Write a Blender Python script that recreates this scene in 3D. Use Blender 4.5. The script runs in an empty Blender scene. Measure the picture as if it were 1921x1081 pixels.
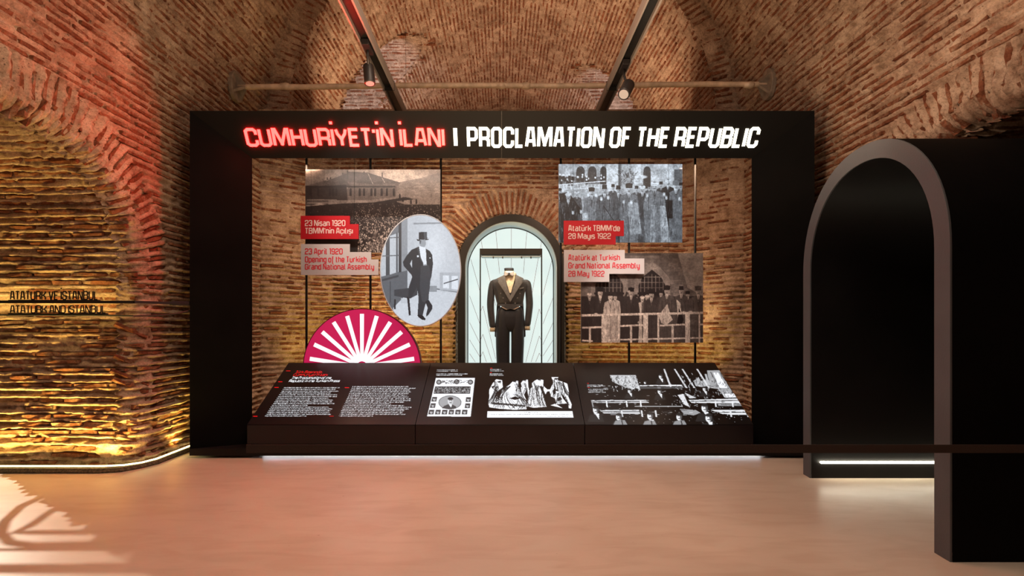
import bpy, math, random
import numpy as np
from mathutils import Vector, Matrix
from math import pi, sin, cos, sqrt, radians

# ------------------------------------------------------------------ camera, world, exposure
F, CX, CY, EYE = 960.0, 942.0, 610.0, 1.2        # focal length and vanishing point in pixels of 1921x1081, eye height in m
SC = bpy.context.scene
COL = SC.collection
cd = bpy.data.cameras.new('camera'); cam = bpy.data.objects.new('camera', cd); COL.objects.link(cam)
cam.location = (0, 0, EYE); cam.rotation_euler = (pi/2, 0, 0)
cd.sensor_width = 36; cd.lens = F/1921*36
cd.shift_x = (960.5-CX)/1921; cd.shift_y = (CY-540.5)/1921
cd.clip_start = .05; cd.clip_end = 100
SC.camera = cam
SC.view_settings.view_transform = 'Standard'; SC.view_settings.look = 'None'
SC.view_settings.exposure = 0.0; SC.view_settings.gamma = 1; SC.view_settings.use_curve_mapping = False
wd = bpy.data.worlds.new('world'); SC.world = wd; wd.use_nodes = True
wd.node_tree.nodes['Background'].inputs[0].default_value = (1.0, .62, .42, 1)
wd.node_tree.nodes['Background'].inputs[1].default_value = 0.012

def aim(o, target):
    d = Vector(target) - o.location
    o.rotation_euler = d.to_track_quat('-Z', 'Y').to_euler()
def area(name, loc, target, sx, sy, power, col, spread=180):
    l = bpy.data.lights.new(name, 'AREA'); l.shape = 'RECTANGLE'; l.size = sx; l.size_y = sy; l.energy = power; l.color = col
    l.spread = radians(spread)
    o = bpy.data.objects.new(name, l); COL.objects.link(o); o.location = loc; aim(o, target); return o
def spot(name, loc, target, power, col, deg, blend=.3, r=.03):
    l = bpy.data.lights.new(name, 'SPOT'); l.energy = power; l.color = col; l.spot_size = radians(deg); l.spot_blend = blend
    l.shadow_soft_size = r
    o = bpy.data.objects.new(name, l); COL.objects.link(o); o.location = loc; aim(o, target); return o
WARM = (1.0, .60, .36); AMBER = (1.0, .66, .14); NEUT = (1.0, .80, .62)
# track lights over the hall floor
area('track_glow', (0, 1.6, 4.6), (0, 2.6, 0), 3.0, 2.2, 86, (1.0, .84, .68))
area('track_glow_front', (0, 3.2, 4.7), (0, 3.9, 0), 2.2, .6, 30, (1.0, .70, .50), 110)
# warm ambient fill added in mid-air to brighten the hall vault, no real lamp
area('vault_fill', (0, 2.9, 1.9), (0, 3.6, 6), 2.4, 1.6, 125, (1.0, .655, .38), 170)
spot('vault_spot_right', (0.6, 2.6, 2.6), (3.05, 4.1, 3.4), 90, (1.0, .78, .58), 70, .8)
# unseen uplights added above the back wall to brighten the far vault
for _x in (-1.7, 0, 1.7):
    area('bay_fill', (_x, 7.3, 4.05), (_x*.8, 9.2, 6.6), .6, .3, 25, (1.0, .655, .41), 170)
area('bay_far_glow', (0, 10.6, 4.1), (0, 10.6, 6.5), 3.0, 1.4, 26, (1.0, .64, .46), 170)
# cool lamps in the two side shafts of the far vault
spot('shaft_lamp', (-2.3, 8.45, 4.3), (-2.6, 9.6, 5.9), 110, (.85, .85, 1.0), 75, .5)
spot('shaft_lamp', (2.3, 9.3, 4.3), (2.6, 10.5, 5.9), 110, (.85, .85, 1.0), 75, .5)
# spots on the back wall
spot('niche_spot', (-1.75, 6.05, 1.5), (-.75, 6.95, 2.55), 75, (1.0, .60, .22), 62, .5)
spot('niche_spot', (-1.9, 6.1, .9), (-1.2, 6.95, 1.5), 34, (1.0, .62, .22), 90, .7)
spot('niche_spot_right', (1.95, 6.0, .8), (2.45, 6.8, 1.4), 34, (1.0, .68, .35), 55, .8)
area('rear_wash', (-1.4, 5.75, 2.95), (-1.6, 6.95, 1.2), 1.6, .1, 30, (1.0, .64, .42), 150)
area('rear_wash', (1.4, 5.75, 2.95), (1.6, 6.95, 1.2), 1.6, .1, 20, (1.0, .62, .40), 150)
# lamps tucked behind the header, shining down onto the photographs
area('header_lamp', (-1.25, 5.08, 2.99), (-1.25, 5.7, 2.0), 1.5, .05, 8, (1.0, .84, .72), 160)
area('header_lamp', (1.25, 5.08, 2.99), (1.25, 5.7, 1.8), 1.5, .05, 7, (1.0, .84, .72), 160)
spot('photo_fill', (1.1, 3.3, 3.5), (1.45, 5.56, 1.35), 340, (1.0, .86, .74), 26, .8)  # extra front spots, added to brighten the photographs; no lamp heads modelled
spot('photo_fill', (-1.1, 3.3, 3.5), (-1.5, 5.6, 2.2), 170, (1.0, .86, .74), 26, .8)
# grazing light of the strip at the foot of the left wall and behind the lettered rails
area('foot_strip_glow', (-4.0, 4.16, .08), (-4.0, 4.27, .62), 1.9, .02, 42, (1.0, .66, .15), 130)
spot('left_reveal_fill', (-.4, 1.9, 3.4), (-3.9, 4.28, 1.5), 80, (1.0, .62, .36), 60, .9)  # warm fill added for the recess reveal, separate from the strip
area('foot_strip_glow', (-2.96, 4.75, .08), (-3.06, 4.75, .62), .02, .8, 18, (1.0, .68, .14), 130)
area('rail_strip_glow', (-3.85, 4.14, 1.39), (-3.85, 4.28, 1.40), 1.3, .02, 6, (1.0, .68, .18), 165)
area('rear_foot_glow', (-1.75, 6.35, .75), (-1.75, 6.95, 1.25), 1.7, .05, 9, (1.0, .70, .14), 150)
area('rear_foot_glow', (1.9, 6.35, .75), (1.9, 6.95, 1.25), 1.6, .05, 5, (1.0, .70, .14), 150)
# light that enters through the left arched recess
LS = (-6.65, 5.98, 3.0)
spot('recess_light', LS, (-2.7, 2.9, 0.0), 1150, (1.0, .84, .66), 50, .2, .02)

# ------------------------------------------------------------------ small helpers
def P(u, v, z): return Vector(((u-CX)*z/F, z, EYE-(v-CY)*z/F))
def tag(o, label=None, cat=None, group=None, kind=None):
    if label: o['label'] = label
    if cat: o['category'] = cat
    if group: o['group'] = group
    if kind: o['kind'] = kind
    return o
def thing(name, label, cat, loc=(0, 0, 0), group=None):
    o = bpy.data.objects.new(name, None); COL.objects.link(o); o.location = loc; o.empty_display_size = .1
    return tag(o, label, cat, group)
class MB:
    def __init__(s): s.v = []; s.f = []
    def add(s, vs, fs):
        n = len(s.v); s.v += [tuple(x) for x in vs]; s.f += [tuple(i+n for i in f) for f in fs]; return s
    def box(s, a, b):
        x0, y0, z0 = a; x1, y1, z1 = b
        return s.add([(x0,y0,z0),(x1,y0,z0),(x1,y1,z0),(x0,y1,z0),(x0,y0,z1),(x1,y0,z1),(x1,y1,z1),(x0,y1,z1)],
              [(0,3,2,1),(4,5,6,7),(0,1,5,4),(1,2,6,5),(2,3,7,6),(3,0,4,7)])
    def bar(s, a, b, w, d, up=(0, 1, 0)):
        a = Vector(a); b = Vector(b); t = (b-a).normalized(); x = t.cross(Vector(up)).normalized(); y = x.cross(t).normalized()
        vs = []
        for q in (a, b):
            for i, j in ((-1,-1),(1,-1),(1,1),(-1,1)): vs.append(q + x*i*w/2 + y*j*d/2)
        return s.add(vs, [(3,2,1,0),(4,5,6,7),(0,1,5,4),(1,2,6,5),(2,3,7,6),(3,0,4,7)])
    def prism(s, poly, m0, m1):
        """poly: 2D points; m0, m1: functions 2D -> 3D for the two ends."""
        n = len(poly); vs = [m0(p) for p in poly] + [m1(p) for p in poly]
        return s.add(vs, [tuple(range(n))[::-1], tuple(range(n, 2*n))] + [(i, (i+1) % n, n+(i+1) % n, n+i) for i in range(n)])
    def tube(s, pts, r, n=10, cap=True):
        pts = [Vector(p) for p in pts]; rs = r if isinstance(r, (list, tuple)) else [r]*len(pts); vs = []; ref = None
        for i, p in enumerate(pts):
            t = (pts[min(i+1, len(pts)-1)] - pts[max(i-1, 0)]).normalized()
            if ref is None: ref = Vector((0,0,1)) if abs(t.z) < .9 else Vector((1,0,0))
            x = t.cross(ref).normalized(); y = x.cross(t).normalized(); ref = y
            vs += [p + x*cos(2*pi*k/n)*rs[i] + y*sin(2*pi*k/n)*rs[i] for k in range(n)]
        fs = []
        for i in range(len(pts)-1):
            for k in range(n):
                fs.append((i*n+k, i*n+(k+1) % n, (i+1)*n+(k+1) % n, (i+1)*n+k))
        if cap: fs += [tuple(range(n))[::-1], tuple(range((len(pts)-1)*n, len(pts)*n))]
        return s.add(vs, fs)
    def loft(s, rings, cap=True):
        n = len(rings[0]); vs = [p for r in rings for p in r]; fs = []
        for i in range(len(rings)-1):
            for k in range(n): fs.append((i*n+k, i*n+(k+1) % n, (i+1)*n+(k+1) % n, (i+1)*n+k))
        if cap: fs += [tuple(range(n))[::-1], tuple(range((len(rings)-1)*n, len(rings)*n))]
        return s.add(vs, fs)
    def build(s, name, mat, parent=None, smooth=False, bevel=0, sub=0, kind=None, label=None):
        me = bpy.data.meshes.new(name); me.from_pydata(s.v, [], s.f); me.update()
        if mat: me.materials.append(mat)
        o = bpy.data.objects.new(name, me); COL.objects.link(o)
        if smooth: me.polygons.foreach_set('use_smooth', [True]*len(me.polygons))
        if parent:
            o.parent = parent
            o.location = -parent.matrix_world.translation if parent.parent is None and parent.type != 'EMPTY' else (0,0,0)
            if parent.type == 'EMPTY': o.location = -Vector(parent.location)
        if bevel:
            m = o.modifiers.new('b', 'BEVEL'); m.width = bevel; m.segments = 2; m.limit_method = 'ANGLE'
        if sub:
            m = o.modifiers.new('s', 'SUBSURF'); m.levels = sub; m.render_levels = sub
        if kind: o['kind'] = kind
        if label: o['label'] = label
        return o

# ------------------------------------------------------------------ materials
def mat(name, col, rough=.6, metal=0, emit=None, es=0, noise=0, nscale=8, bump=0, bscale=60, spec=.5, coat=0):
    m = bpy.data.materials.new(name); m.use_nodes = True; nt = m.node_tree; b = nt.nodes['Principled BSDF']
    b.inputs['Base Color'].default_value = (*col, 1); b.inputs['Roughness'].default_value = rough
    b.inputs['Metallic'].default_value = metal; b.inputs['Specular IOR Level'].default_value = spec
    b.inputs['Coat Weight'].default_value = coat
    if emit: b.inputs['Emission Color'].default_value = (*emit, 1); b.inputs['Emission Strength'].default_value = es
    geo = nt.nodes.new('ShaderNodeNewGeometry')
    if noise:
        n = nt.nodes.new('ShaderNodeTexNoise'); n.inputs['Scale'].default_value = nscale; n.inputs['Detail'].default_value = 5
        nt.links.new(geo.outputs['Position'], n.inputs['Vector'])
        r = nt.nodes.new('ShaderNodeValToRGB'); nt.links.new(n.outputs['Fac'], r.inputs[0])
        r.color_ramp.elements[0].position = .3; r.color_ramp.elements[1].position = .7
        r.color_ramp.elements[0].color = (*[c*(1-noise) for c in col], 1); r.color_ramp.elements[1].color = (*[min(1, c*(1+noise)) for c in col], 1)
        nt.links.new(r.outputs[0], b.inputs['Base Color'])
    if bump:
        n = nt.nodes.new('ShaderNodeTexNoise'); n.inputs['Scale'].default_value = bscale; n.inputs['Detail'].default_value = 4
        nt.links.new(geo.outputs['Position'], n.inputs['Vector'])
        bm = nt.nodes.new('ShaderNodeBump'); bm.inputs['Strength'].default_value = bump; bm.inputs['Distance'].default_value = .01
        nt.links.new(n.outputs['Fac'], bm.inputs['Height']); nt.links.new(bm.outputs[0], b.inputs['Normal'])
    return m

def masonry(name, c_lo, c_mid, c_hi, mask_scale, over=None, over_lo=.52, over_hi=.6, bump=.7, pit=.35):
    """Worn brick or lime mortar: blotched colour, dust in patches, pits and grain."""
    m = bpy.data.materials.new(name); m.use_nodes = True; nt = m.node_tree; b = nt.nodes['Principled BSDF']; L = nt.links.new
    b.inputs['Roughness'].default_value = .9; b.inputs['Specular IOR Level'].default_value = .2
    geo = nt.nodes.new('ShaderNodeNewGeometry')
    def noise(scale, detail=5, rough=.6):
        n = nt.nodes.new('ShaderNodeTexNoise'); n.inputs['Scale'].default_value = scale; n.inputs['Detail'].default_value = detail
        n.inputs['Roughness'].default_value = rough; L(geo.outputs['Position'], n.inputs['Vector']); return n.outputs['Fac']
    def ramp(fac, stops):
        r = nt.nodes.new('ShaderNodeValToRGB'); L(fac, r.inputs[0]); e = r.color_ramp.elements
        e[0].position = stops[0][0]; e[0].color = (*stops[0][1], 1); e[1].position = stops[-1][0]; e[1].color = (*stops[-1][1], 1)
        for p, c in stops[1:-1]:
            x = e.new(p); x.color = (*c, 1)
        return r.outputs[0]
    def mix(fac, a, bb, mode='MIX'):
        x = nt.nodes.new('ShaderNodeMix'); x.data_type = 'RGBA'; x.blend_type = mode
        if isinstance(fac, float): x.inputs[0].default_value = fac
        else: L(fac, x.inputs[0])
        L(a, x.inputs[6]); L(bb, x.inputs[7]); return x.outputs[2]
    c = ramp(noise(mask_scale), [(.3, c_lo), (.5, c_mid), (.7, c_hi)])
    if over:
        rgb = nt.nodes.new('ShaderNodeRGB'); rgb.outputs[0].default_value = (*over, 1)
        k = ramp(noise(9, 6, .7), [(over_lo, (0,0,0)), (over_hi, (1,1,1))])
        c = mix(k, c, rgb.outputs[0])
    big = ramp(noise(.9, 3), [(.3, (.72, .66, .62)), (.7, (1.1, 1.08, 1.05))])
    c = mix(1.0, c, big, 'MULTIPLY')
    c = mix(1.0, c, ramp(noise(48, 8, .9), [(.36, (.42, .37, .34)), (.50, (.98, .98, .98)), (.66, (1.22, 1.22, 1.2))]), 'MULTIPLY')
    c = mix(1.0, c, ramp(noise(11, 6, .7), [(.34, (.62, .56, .52)), (.52, (1.05, 1.05, 1.05))]), 'MULTIPLY')
    vor = nt.nodes.new('ShaderNodeTexVoronoi'); vor.inputs['Scale'].default_value = 42; L(geo.outputs['Position'], vor.inputs['Vector'])
    pits = ramp(vor.outputs['Distance'], [(.10, (pit, pit*.9, pit*.85)), (.24, (1, 1, 1))])
    pm = ramp(noise(14, 3), [(.50, (0,0,0)), (.62, (1,1,1))])
    white = nt.nodes.new('ShaderNodeRGB'); white.outputs[0].default_value = (1,1,1,1)
    pits2 = mix(pm, white.outputs[0], pits)
    c = mix(1.0, c, pits2, 'MULTIPLY')
    L(c, b.inputs['Base Color'])
    b1 = nt.nodes.new('ShaderNodeBump'); b1.inputs['Strength'].default_value = bump; b1.inputs['Distance'].default_value = .05
    L(noise(30, 8, .85), b1.inputs['Height'])
    b2 = nt.nodes.new('ShaderNodeBump'); b2.inputs['Strength'].default_value = .5; b2.inputs['Distance'].default_value = .012
    L(pits2, b2.inputs['Height']); L(b1.outputs[0], b2.inputs['Normal']); L(b2.outputs[0], b.inputs['Normal'])
    return m
M_MORT = masonry('lime_mortar', (.40,.28,.20), (.60,.44,.33), (.76,.60,.47), 5, pit=.25)
M_BRICK = masonry('red_brick', (.20,.070,.035), (.36,.135,.07), (.48,.23,.13), 7, over=(.56,.40,.29), over_lo=.50, over_hi=.66, bump=.8, pit=.3)
M_BLACK = mat('matt_black_panel', (.0030,.0027,.0027), .8, noise=.3, nscale=3, bump=.05, spec=.07)
M_BOARD = mat('sign_board', (.0062,.0062,.0062), .6, spec=.1)
M_BLACK2 = mat('satin_black_panel', (.008,.007,.007), .5, noise=.25, nscale=2, spec=.2)
M_CONS = mat('console_film', (.013,.009,.011), .34, noise=.2, nscale=2, spec=.4)
M_GREY = mat('grey_portal_paint', (.078,.090,.100), .6, noise=.12, nscale=3, bump=.1, bscale=90)
M_STEEL = mat('dark_pole_steel', (.02,.02,.02), .45, .6)
M_RAIL = mat('aluminium_track', (.26,.24,.23), .35, .25)
M_ROD = mat('old_tie_rod_iron', (.60,.46,.34), .5, .1, noise=.25, nscale=12, bump=.4, bscale=40)
M_PLATE = mat('anchor_plate_iron', (.24,.19,.15), .6, .3, noise=.3, nscale=15, bump=.3)
def glow(name, col, s): return mat(name, (0,0,0) if s > 3 else tuple(min(.8, c*.5) for c in col), .5, emit=col, es=s)

# floor: polished pale concrete with faint stains and scratches
def floor_mat():
    m = bpy.data.materials.new('polished_screed'); m.use_nodes = True; nt = m.node_tree; b = nt.nodes['Principled BSDF']; L = nt.links.new
    geo = nt.nodes.new('ShaderNodeNewGeometry')
    def noise(scale, d=5, vec=None, dist=0):
        n = nt.nodes.new('ShaderNodeTexNoise'); n.inputs['Scale'].default_value = scale; n.inputs['Detail'].default_value = d
        n.inputs['Distortion'].default_value = dist
        L(vec or geo.outputs['Position'], n.inputs['Vector']); return n.outputs['Fac']
    def ramp(f, a, ca, bb, cb):
        r = nt.nodes.new('ShaderNodeValToRGB'); L(f, r.inputs[0]); e = r.color_ramp.elements
        e[0].position = a; e[0].color = (*ca, 1); e[1].position = bb; e[1].color = (*cb, 1); return r.outputs[0]
    def mul(a, c):
        x = nt.nodes.new('ShaderNodeMix'); x.data_type = 'RGBA'; x.blend_type = 'MULTIPLY'; x.inputs[0].default_value = 1
        L(a, x.inputs[6]); L(c, x.inputs[7]); return x.outputs[2]
    c = ramp(noise(1.1, 6, None, 1.0), .3, (.52,.43,.345), .7, (.60,.51,.415))
    mp = nt.nodes.new('ShaderNodeMapping'); mp.inputs['Scale'].default_value = (1, 4, 1); mp.inputs['Rotation'].default_value = (0, 0, .5)
    L(geo.outputs['Position'], mp.inputs['Vector'])
    c = mul(c, ramp(noise(2.0, 8, mp.outputs[0], 1.0), .30, (.90,.86,.83), .55, (1,1,1)))
    c = mul(c, ramp(noise(30, 2), .20, (.7,.62,.56), .25, (1,1,1)))
    L(c, b.inputs['Base Color'])
    L(ramp(noise(2.2, 5), .3, (.30,)*3, .7, (.42,)*3), b.inputs['Roughness'])
    b.inputs['Specular IOR Level'].default_value = .4
    return m
M_FLOOR = floor_mat()

# ------------------------------------------------------------------ noise for relief
_rs = np.random.RandomState(7); _T = _rs.rand(256, 256)
def vnoise(x, y):
    xi = np.floor(x).astype(int); yi = np.floor(y).astype(int); fx = x-xi; fy = y-yi
    fx = fx*fx*(3-2*fx); fy = fy*fy*(3-2*fy)
    a = _T[xi & 255, yi & 255]; b = _T[(xi+1) & 255, yi & 255]; c = _T[xi & 255, (yi+1) & 255]; d = _T[(xi+1) & 255, (yi+1) & 255]
    return (a*(1-fx)+b*fx)*(1-fy) + (c*(1-fx)+d*fx)*fy
def fbm(x, y, o=4):
    s = 0; a = .5; t = 0
    for i in range(o):
        s = s + a*vnoise(x*2**i+17.3*i, y*2**i+5.1*i); t += a; a *= .55
    return s/t*2-1
# ------------------------------------------------------------------ brick surfaces
PITCH = .066
def warp(U, V, sd): return .013*fbm(U*1.1+sd, V*1.1+sd*2, 3)
def relief(U, V, sd, rough):
    w = V + warp(U, V, sd); fr = w/PITCH; fr = fr-np.floor(fr)
    b = np.clip((.34-np.abs(fr-.5))/.12, 0, 1)
    b = b*np.clip(1.0+.9*fbm(U*2.3+sd, V*5+sd*2, 3), 0, 1)
    m = .006 + .020*fbm(U*3+sd, V*9+sd) + .010*fbm(U*1.1+sd*3, V*1.1)
    base = m*(1-b) + (-.019+.45*m)*b
    smear = np.clip((fbm(U*1.3+sd*5, V*2.2+sd)-.40)*6, 0, 1)
    base = base*(1-smear) + (.006+.5*m)*smear
    return (base + .013*fbm(U*21+sd, V*34, 3))*rough
def surface(name, fn, u0, u1, v0, v1, du, dv, sd, rough=1.0, mask=None, kind='structure', extra=None, parent=None, rmap=None):
    nu = max(2, int((u1-u0)/du)+1); nv = max(2, int((v1-v0)/dv)+1)
    U, V = np.meshgrid(np.linspace(u0, u1, nu), np.linspace(v0, v1, nv), indexing='ij')
    p, n = fn(U, V); r = rough(U, V) if callable(rough) else rough
    RU, RV = rmap(U, V) if rmap else (U, V); p = p + n*(relief(RU, RV, sd, r))[..., None]
    if extra is not None: p = p + extra(U, V)
    idx = np.arange(nu*nv).reshape(nu, nv)
    q = np.stack([idx[:-1, :-1], idx[1:, :-1], idx[1:, 1:], idx[:-1, 1:]], -1).reshape(-1, 4)
    if mask is not None:
        uc = (U[:-1, :-1]+U[1:, 1:])/2; vc = (V[:-1, :-1]+V[1:, 1:])/2
        q = q[mask(uc, vc).reshape(-1)]
    me = bpy.data.meshes.new(name)
    me.vertices.add(nu*nv); me.vertices.foreach_set('co', p.reshape(-1).astype(np.float32))
    nf = len(q); me.loops.add(nf*4); me.loops.foreach_set('vertex_index', q.reshape(-1).astype(np.int32))
    me.polygons.add(nf); me.polygons.foreach_set('loop_start', np.arange(0, nf*4, 4, dtype=np.int32))
    me.polygons.foreach_set('loop_total', np.full(nf, 4, dtype=np.int32))
    me.update(calc_edges=True); me.polygons.foreach_set('use_smooth', np.ones(nf, bool)); me.materials.append(M_MORT)
    o = bpy.data.objects.new(name, me); COL.objects.link(o)
    if kind: o['kind'] = kind
    if parent: o.parent = parent
    return o
# 14 worn brick shapes, 22 triangles each: unit length (x), height (y) and depth (z, front at 0)
_br = random.Random(3)
def brick_shape():
    vs = []; fs = []
    for i in range(4):
        x = -.5+i/3; e = .10 if i in (0, 3) else 0
        for y, z in ((-.5, -1), (-.40+e, -.05), (.40-e, -.05), (.5, -1)):
            j = 0 if z == -1 else 1
            vs.append((x+(_br.uniform(-.03, .03) if i in (1, 2) else (-1 if i else 1)*j*_br.uniform(.0, .03)), y+j*_br.uniform(-.09, .09), z+j*_br.uniform(-.22, .22)))
    for i in range(3):
        for k in range(3): fs.append((4*i+k, 4*i+4+k, 4*i+5+k, 4*i+1+k))
    fs += [(0, 1, 2, 3), (15, 14, 13, 12)]
    return vs, fs
BR = [brick_shape() for _ in range(14)]
BRV = np.array([b[0] for b in BR]); BRF = np.array([f for f in BR[0][1]])
BRM = []
for i, (v, f) in enumerate(BR):
    me = bpy.data.meshes.new('brick'); me.from_pydata(v, [], f); me.update(); me.materials.append(M_BRICK); BRM.append(me)
def hidden_by_exhibits(u, v, y):
    """rough outline of what stands in front, so the separately built bricks are ones that show"""
    fr = (u > 357) & (u < 1528) & (v > 208) & (v < 860) & (y > 4.6)
    op = (u > 474) & (u < 1409) & (v > 298) & (v < 700)
    po = (u > 1507) & (v > 300) & (y > 2.7) | (u > 1700) & (v > 266)
    return (fr & ~op) | po
def place_bricks(parent, Ms, n_obj=285):
    """Ms: N x 4 x 4 brick frames. The ones that show largest become objects, the rest one joined part."""
    Ms = np.asarray(Ms); c = Ms[:, :3, 3]; y = np.maximum(c[:, 1], .3)
    u = CX + F*c[:, 0]/y; v = CY - F*(c[:, 2]-EYE)/y
    inm = (u > -420) & (u < 2340) & (v > -330) & (v < 1400) & (c[:, 1] > .8)
    inn = (u > 0) & (u < 1921) & (v > 0) & (v < 1081) & ~hidden_by_exhibits(u, v, c[:, 1])
    vd = c-np.array([0, 0, EYE]); d = np.linalg.norm(vd, axis=1)
    fac = np.abs((vd*Ms[:, :3, 2]).sum(1))/(d*np.linalg.norm(Ms[:, :3, 2], axis=1)+1e-9)
    score = np.where(inn, fac/(d*d), -1)
    order = np.argsort(-score); sel = [i for i in order[:n_obj] if score[i] > 0]; ss = set(sel)
    rnd = random.Random(5)
    for i in sel:
        o = bpy.data.objects.new('brick', rnd.choice(BRM)); COL.objects.link(o)
        o.parent = parent; o.matrix_basis = Matrix(Ms[i].tolist())
    rest = np.array([i for i in range(len(Ms)) if i not in ss and inm[i]], int)
    if len(rest):
        var = np.random.RandomState(9).randint(0, 14, len(rest)); V0 = BRV[var]
        W = np.einsum('nij,nkj->nki', Ms[rest][:, :3, :3], V0) + Ms[rest][:, None, :3, 3]
        nb = len(rest); fs = (BRF[None] + (np.arange(nb)*16)[:, None, None]).reshape(-1, 4)
        me = bpy.data.meshes.new('brickwork'); me.vertices.add(nb*16); me.vertices.foreach_set('co', W.reshape(-1).astype(np.float32))
        nf = len(fs); me.loops.add(nf*4); me.loops.foreach_set('vertex_index', fs.reshape(-1).astype(np.int32))
        me.polygons.add(nf); me.polygons.foreach_set('loop_start', np.arange(0, nf*4, 4, dtype=np.int32))
        me.polygons.foreach_set('loop_total', np.full(nf, 4, dtype=np.int32)); me.update(calc_edges=True); me.materials.append(M_BRICK)
        o = bpy.data.objects.new('brickwork', me); COL.objects.link(o); o.parent = parent; o['kind'] = 'stuff'
def courses(fn, u0, u1, v0, v1, sd, keep=None, level=0.0, lmin=.17, lmax=.31, th=.036, skip=.10, jit=.006):
    rng = np.random.RandomState(int(sd*13)+5); us = []; vs = []; ls = []
    for k in range(int(v0/PITCH), int(v1/PITCH)+1):
        u = u0 - rng.rand()*.3
        while u < u1:
            l = rng.uniform(lmin, lmax); us.append(u+l/2); vs.append((k+.5)*PITCH); ls.append(l); u += l+rng.uniform(.015, .035)
    us = np.array(us); vs = np.array(vs); ls = np.array(ls); vs = vs - warp(us, vs, sd)
    ok = (us-ls/2 > u0-.02) & (us+ls/2 < u1+.02) & (vs > v0) & (vs < v1) & (rng.rand(len(us)) > skip)
    if keep is not None: ok &= keep(us, vs)
    us, vs, ls = us[ok], vs[ok], ls[ok]; n_ = len(us)
    p, n = fn(us, vs); e = 1e-3
    tu = (fn(us+e, vs)[0]-p)/e; tv = np.cross(n, tu); tu /= np.linalg.norm(tu, axis=1)[:, None]; tv /= np.linalg.norm(tv, axis=1)[:, None]
    lev = level + rng.normal(0, jit, n_); h = th*rng.uniform(.8, 1.15, n_); dp = rng.uniform(.035, .05, n_); a = rng.normal(0, .012, n_)
    M = np.zeros((n_, 4, 4)); M[:, 3, 3] = 1
    ca = np.cos(a)[:, None]; sa = np.sin(a)[:, None]
    M[:, :3, 0] = (tu*ca+tv*sa)*ls[:, None]; M[:, :3, 1] = (tv*ca-tu*sa)*h[:, None]; M[:, :3, 2] = n*dp[:, None]
    M[:, :3, 3] = p + n*lev[:, None]
    return M
def ring_bricks(cx, cz, r0, r1, a0, a1, frame, sd, split=True, lev=.004, pitch=None, tilt=0.0, phase=None, ang=2.0):
    """radial bricks of an arch; frame(x, z) -> 3D point, normal as arrays, in the plane of the arch"""
    rng = random.Random(sd); Ms = []; pit = pitch or PITCH; n = int((a1-a0)*(r0+r1)/2/pit)
    if phase: n = int((a1-a0)*phase/RP)-1
    nrm = np.array(frame[3]); ex = np.array(frame[1]); ez = np.array(frame[2]); o = np.array(frame[0])
    for i in range(n+1):
        a = a0+(a1-a0)*(i+.5)/(n+1)+rng.uniform(-.006, .006)
        if phase: a = (math.floor(a0*phase/RP)+i+.5)*RP/phase + rng.uniform(-.004, .004)
        ks = (abs(cos(a))**ang+abs(sin(a))**ang)**(-1/ang)
        q0 = r0 + rng.uniform(-.02, .03); q1 = r1 + rng.uniform(-.07, .02)
        parts = [(q0, q1)]
        for s, e in parts:
            rm = (s+e)/2*ks; L = e-s
            d = ex*cos(a)+ez*sin(a); t = np.cross(nrm, d); nn = nrm*cos(tilt)-d*sin(tilt); dd_ = d*cos(tilt)+nrm*sin(tilt)
            M = np.eye(4); M[:3, 0] = dd_*L/cos(tilt); M[:3, 1] = t*.040*rng.uniform(.8, 1.15); M[:3, 2] = nn*.06
            M[:3, 3] = o + ex*(cx+rm*cos(a)) + ez*(cz+rm*sin(a)) + nrm*(lev+rng.uniform(-.012, .008)); Ms.append(M)
    return np.array(Ms)
def st(*a): return np.stack(np.broadcast_arrays(*a), -1).astype(float)

# --- hall: side walls and barrel vault, courses running along the hall
WX, SPR, YE = 3.05, 3.74, 6.6                     # half width, springing height, end of the hall
AY, AZ, AR, AN = 3.25, 1.50, 1.05, 2.3            # arched recess in each side wall (shape in the wall plane)
def arch_d(Y, Z, cy=AY, cz=AZ, r=AR, n=AN):
    """distance-like value: negative inside the arched opening"""
    dy = np.abs(Y-cy); dz = np.maximum(Z-cz, 0)
    return (dy**n+dz**n)**(1/n)-r
RO = .15                                          # worn, rounded arris
def edge_back(d): d = np.clip(d, 0, RO); return RO-np.sqrt(np.maximum(RO*RO-(RO-d)**2, 0))
def wall_fn(s):
    return lambda U, V: (st(s*(WX+edge_back(arch_d(U, V))), U, V), st(-s*1.0, 0*U, 0*U))
def vault_fn(R, cz):
    def f(U, V):
        th = V/R
        return st(-R*np.cos(th), U, cz+R*np.sin(th)), st(np.cos(th), 0*U, -np.sin(th))
    return f
RP = .080                                          # pitch of the arch bricks
def ring_map(cy, cz, r, n, w=.36, floor_=-.05):
    def f(U, V):
        d = arch_d(U, V, cy, cz, r, n); a = np.arctan2(V-cz, U-cy); k = (d < w) & (a > floor_) & (a < pi-floor_)
        return np.where(k, d, U), np.where(k, a*(r+.2)*PITCH/RP, V)
    return f
wall_l = surface('wall_left', wall_fn(-1), 1.2, YE+.5, 0, SPR, .020, .011, 1.0, mask=lambda U, V: arch_d(U, V) > -.02, rmap=ring_map(AY, AZ, AR, AN), rough=lambda U, V: 1.2+1.2*np.clip(1.4-V, 0, 1)+.5*((arch_d(U, V) < .36) & (V > AZ)))
wall_r = surface('wall_right', wall_fn(1), 1.2, YE+.5, 0, SPR, .022, .012, 1.0, mask=lambda U, V: arch_d(U, V) > -.02, rmap=ring_map(AY, AZ, AR, AN), rough=lambda U, V: 1.3+.6*((arch_d(U, V) < .36) & (V > AZ)))
ceil = surface('ceiling', vault_fn(WX, SPR), 1.6, YE, 0, pi*WX, .026, .013, 1.0, rmap=lambda U, V: (U, np.where(V < pi*WX/2, V+SPR, pi*WX-V+SPR)), rough=1.2)
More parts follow.
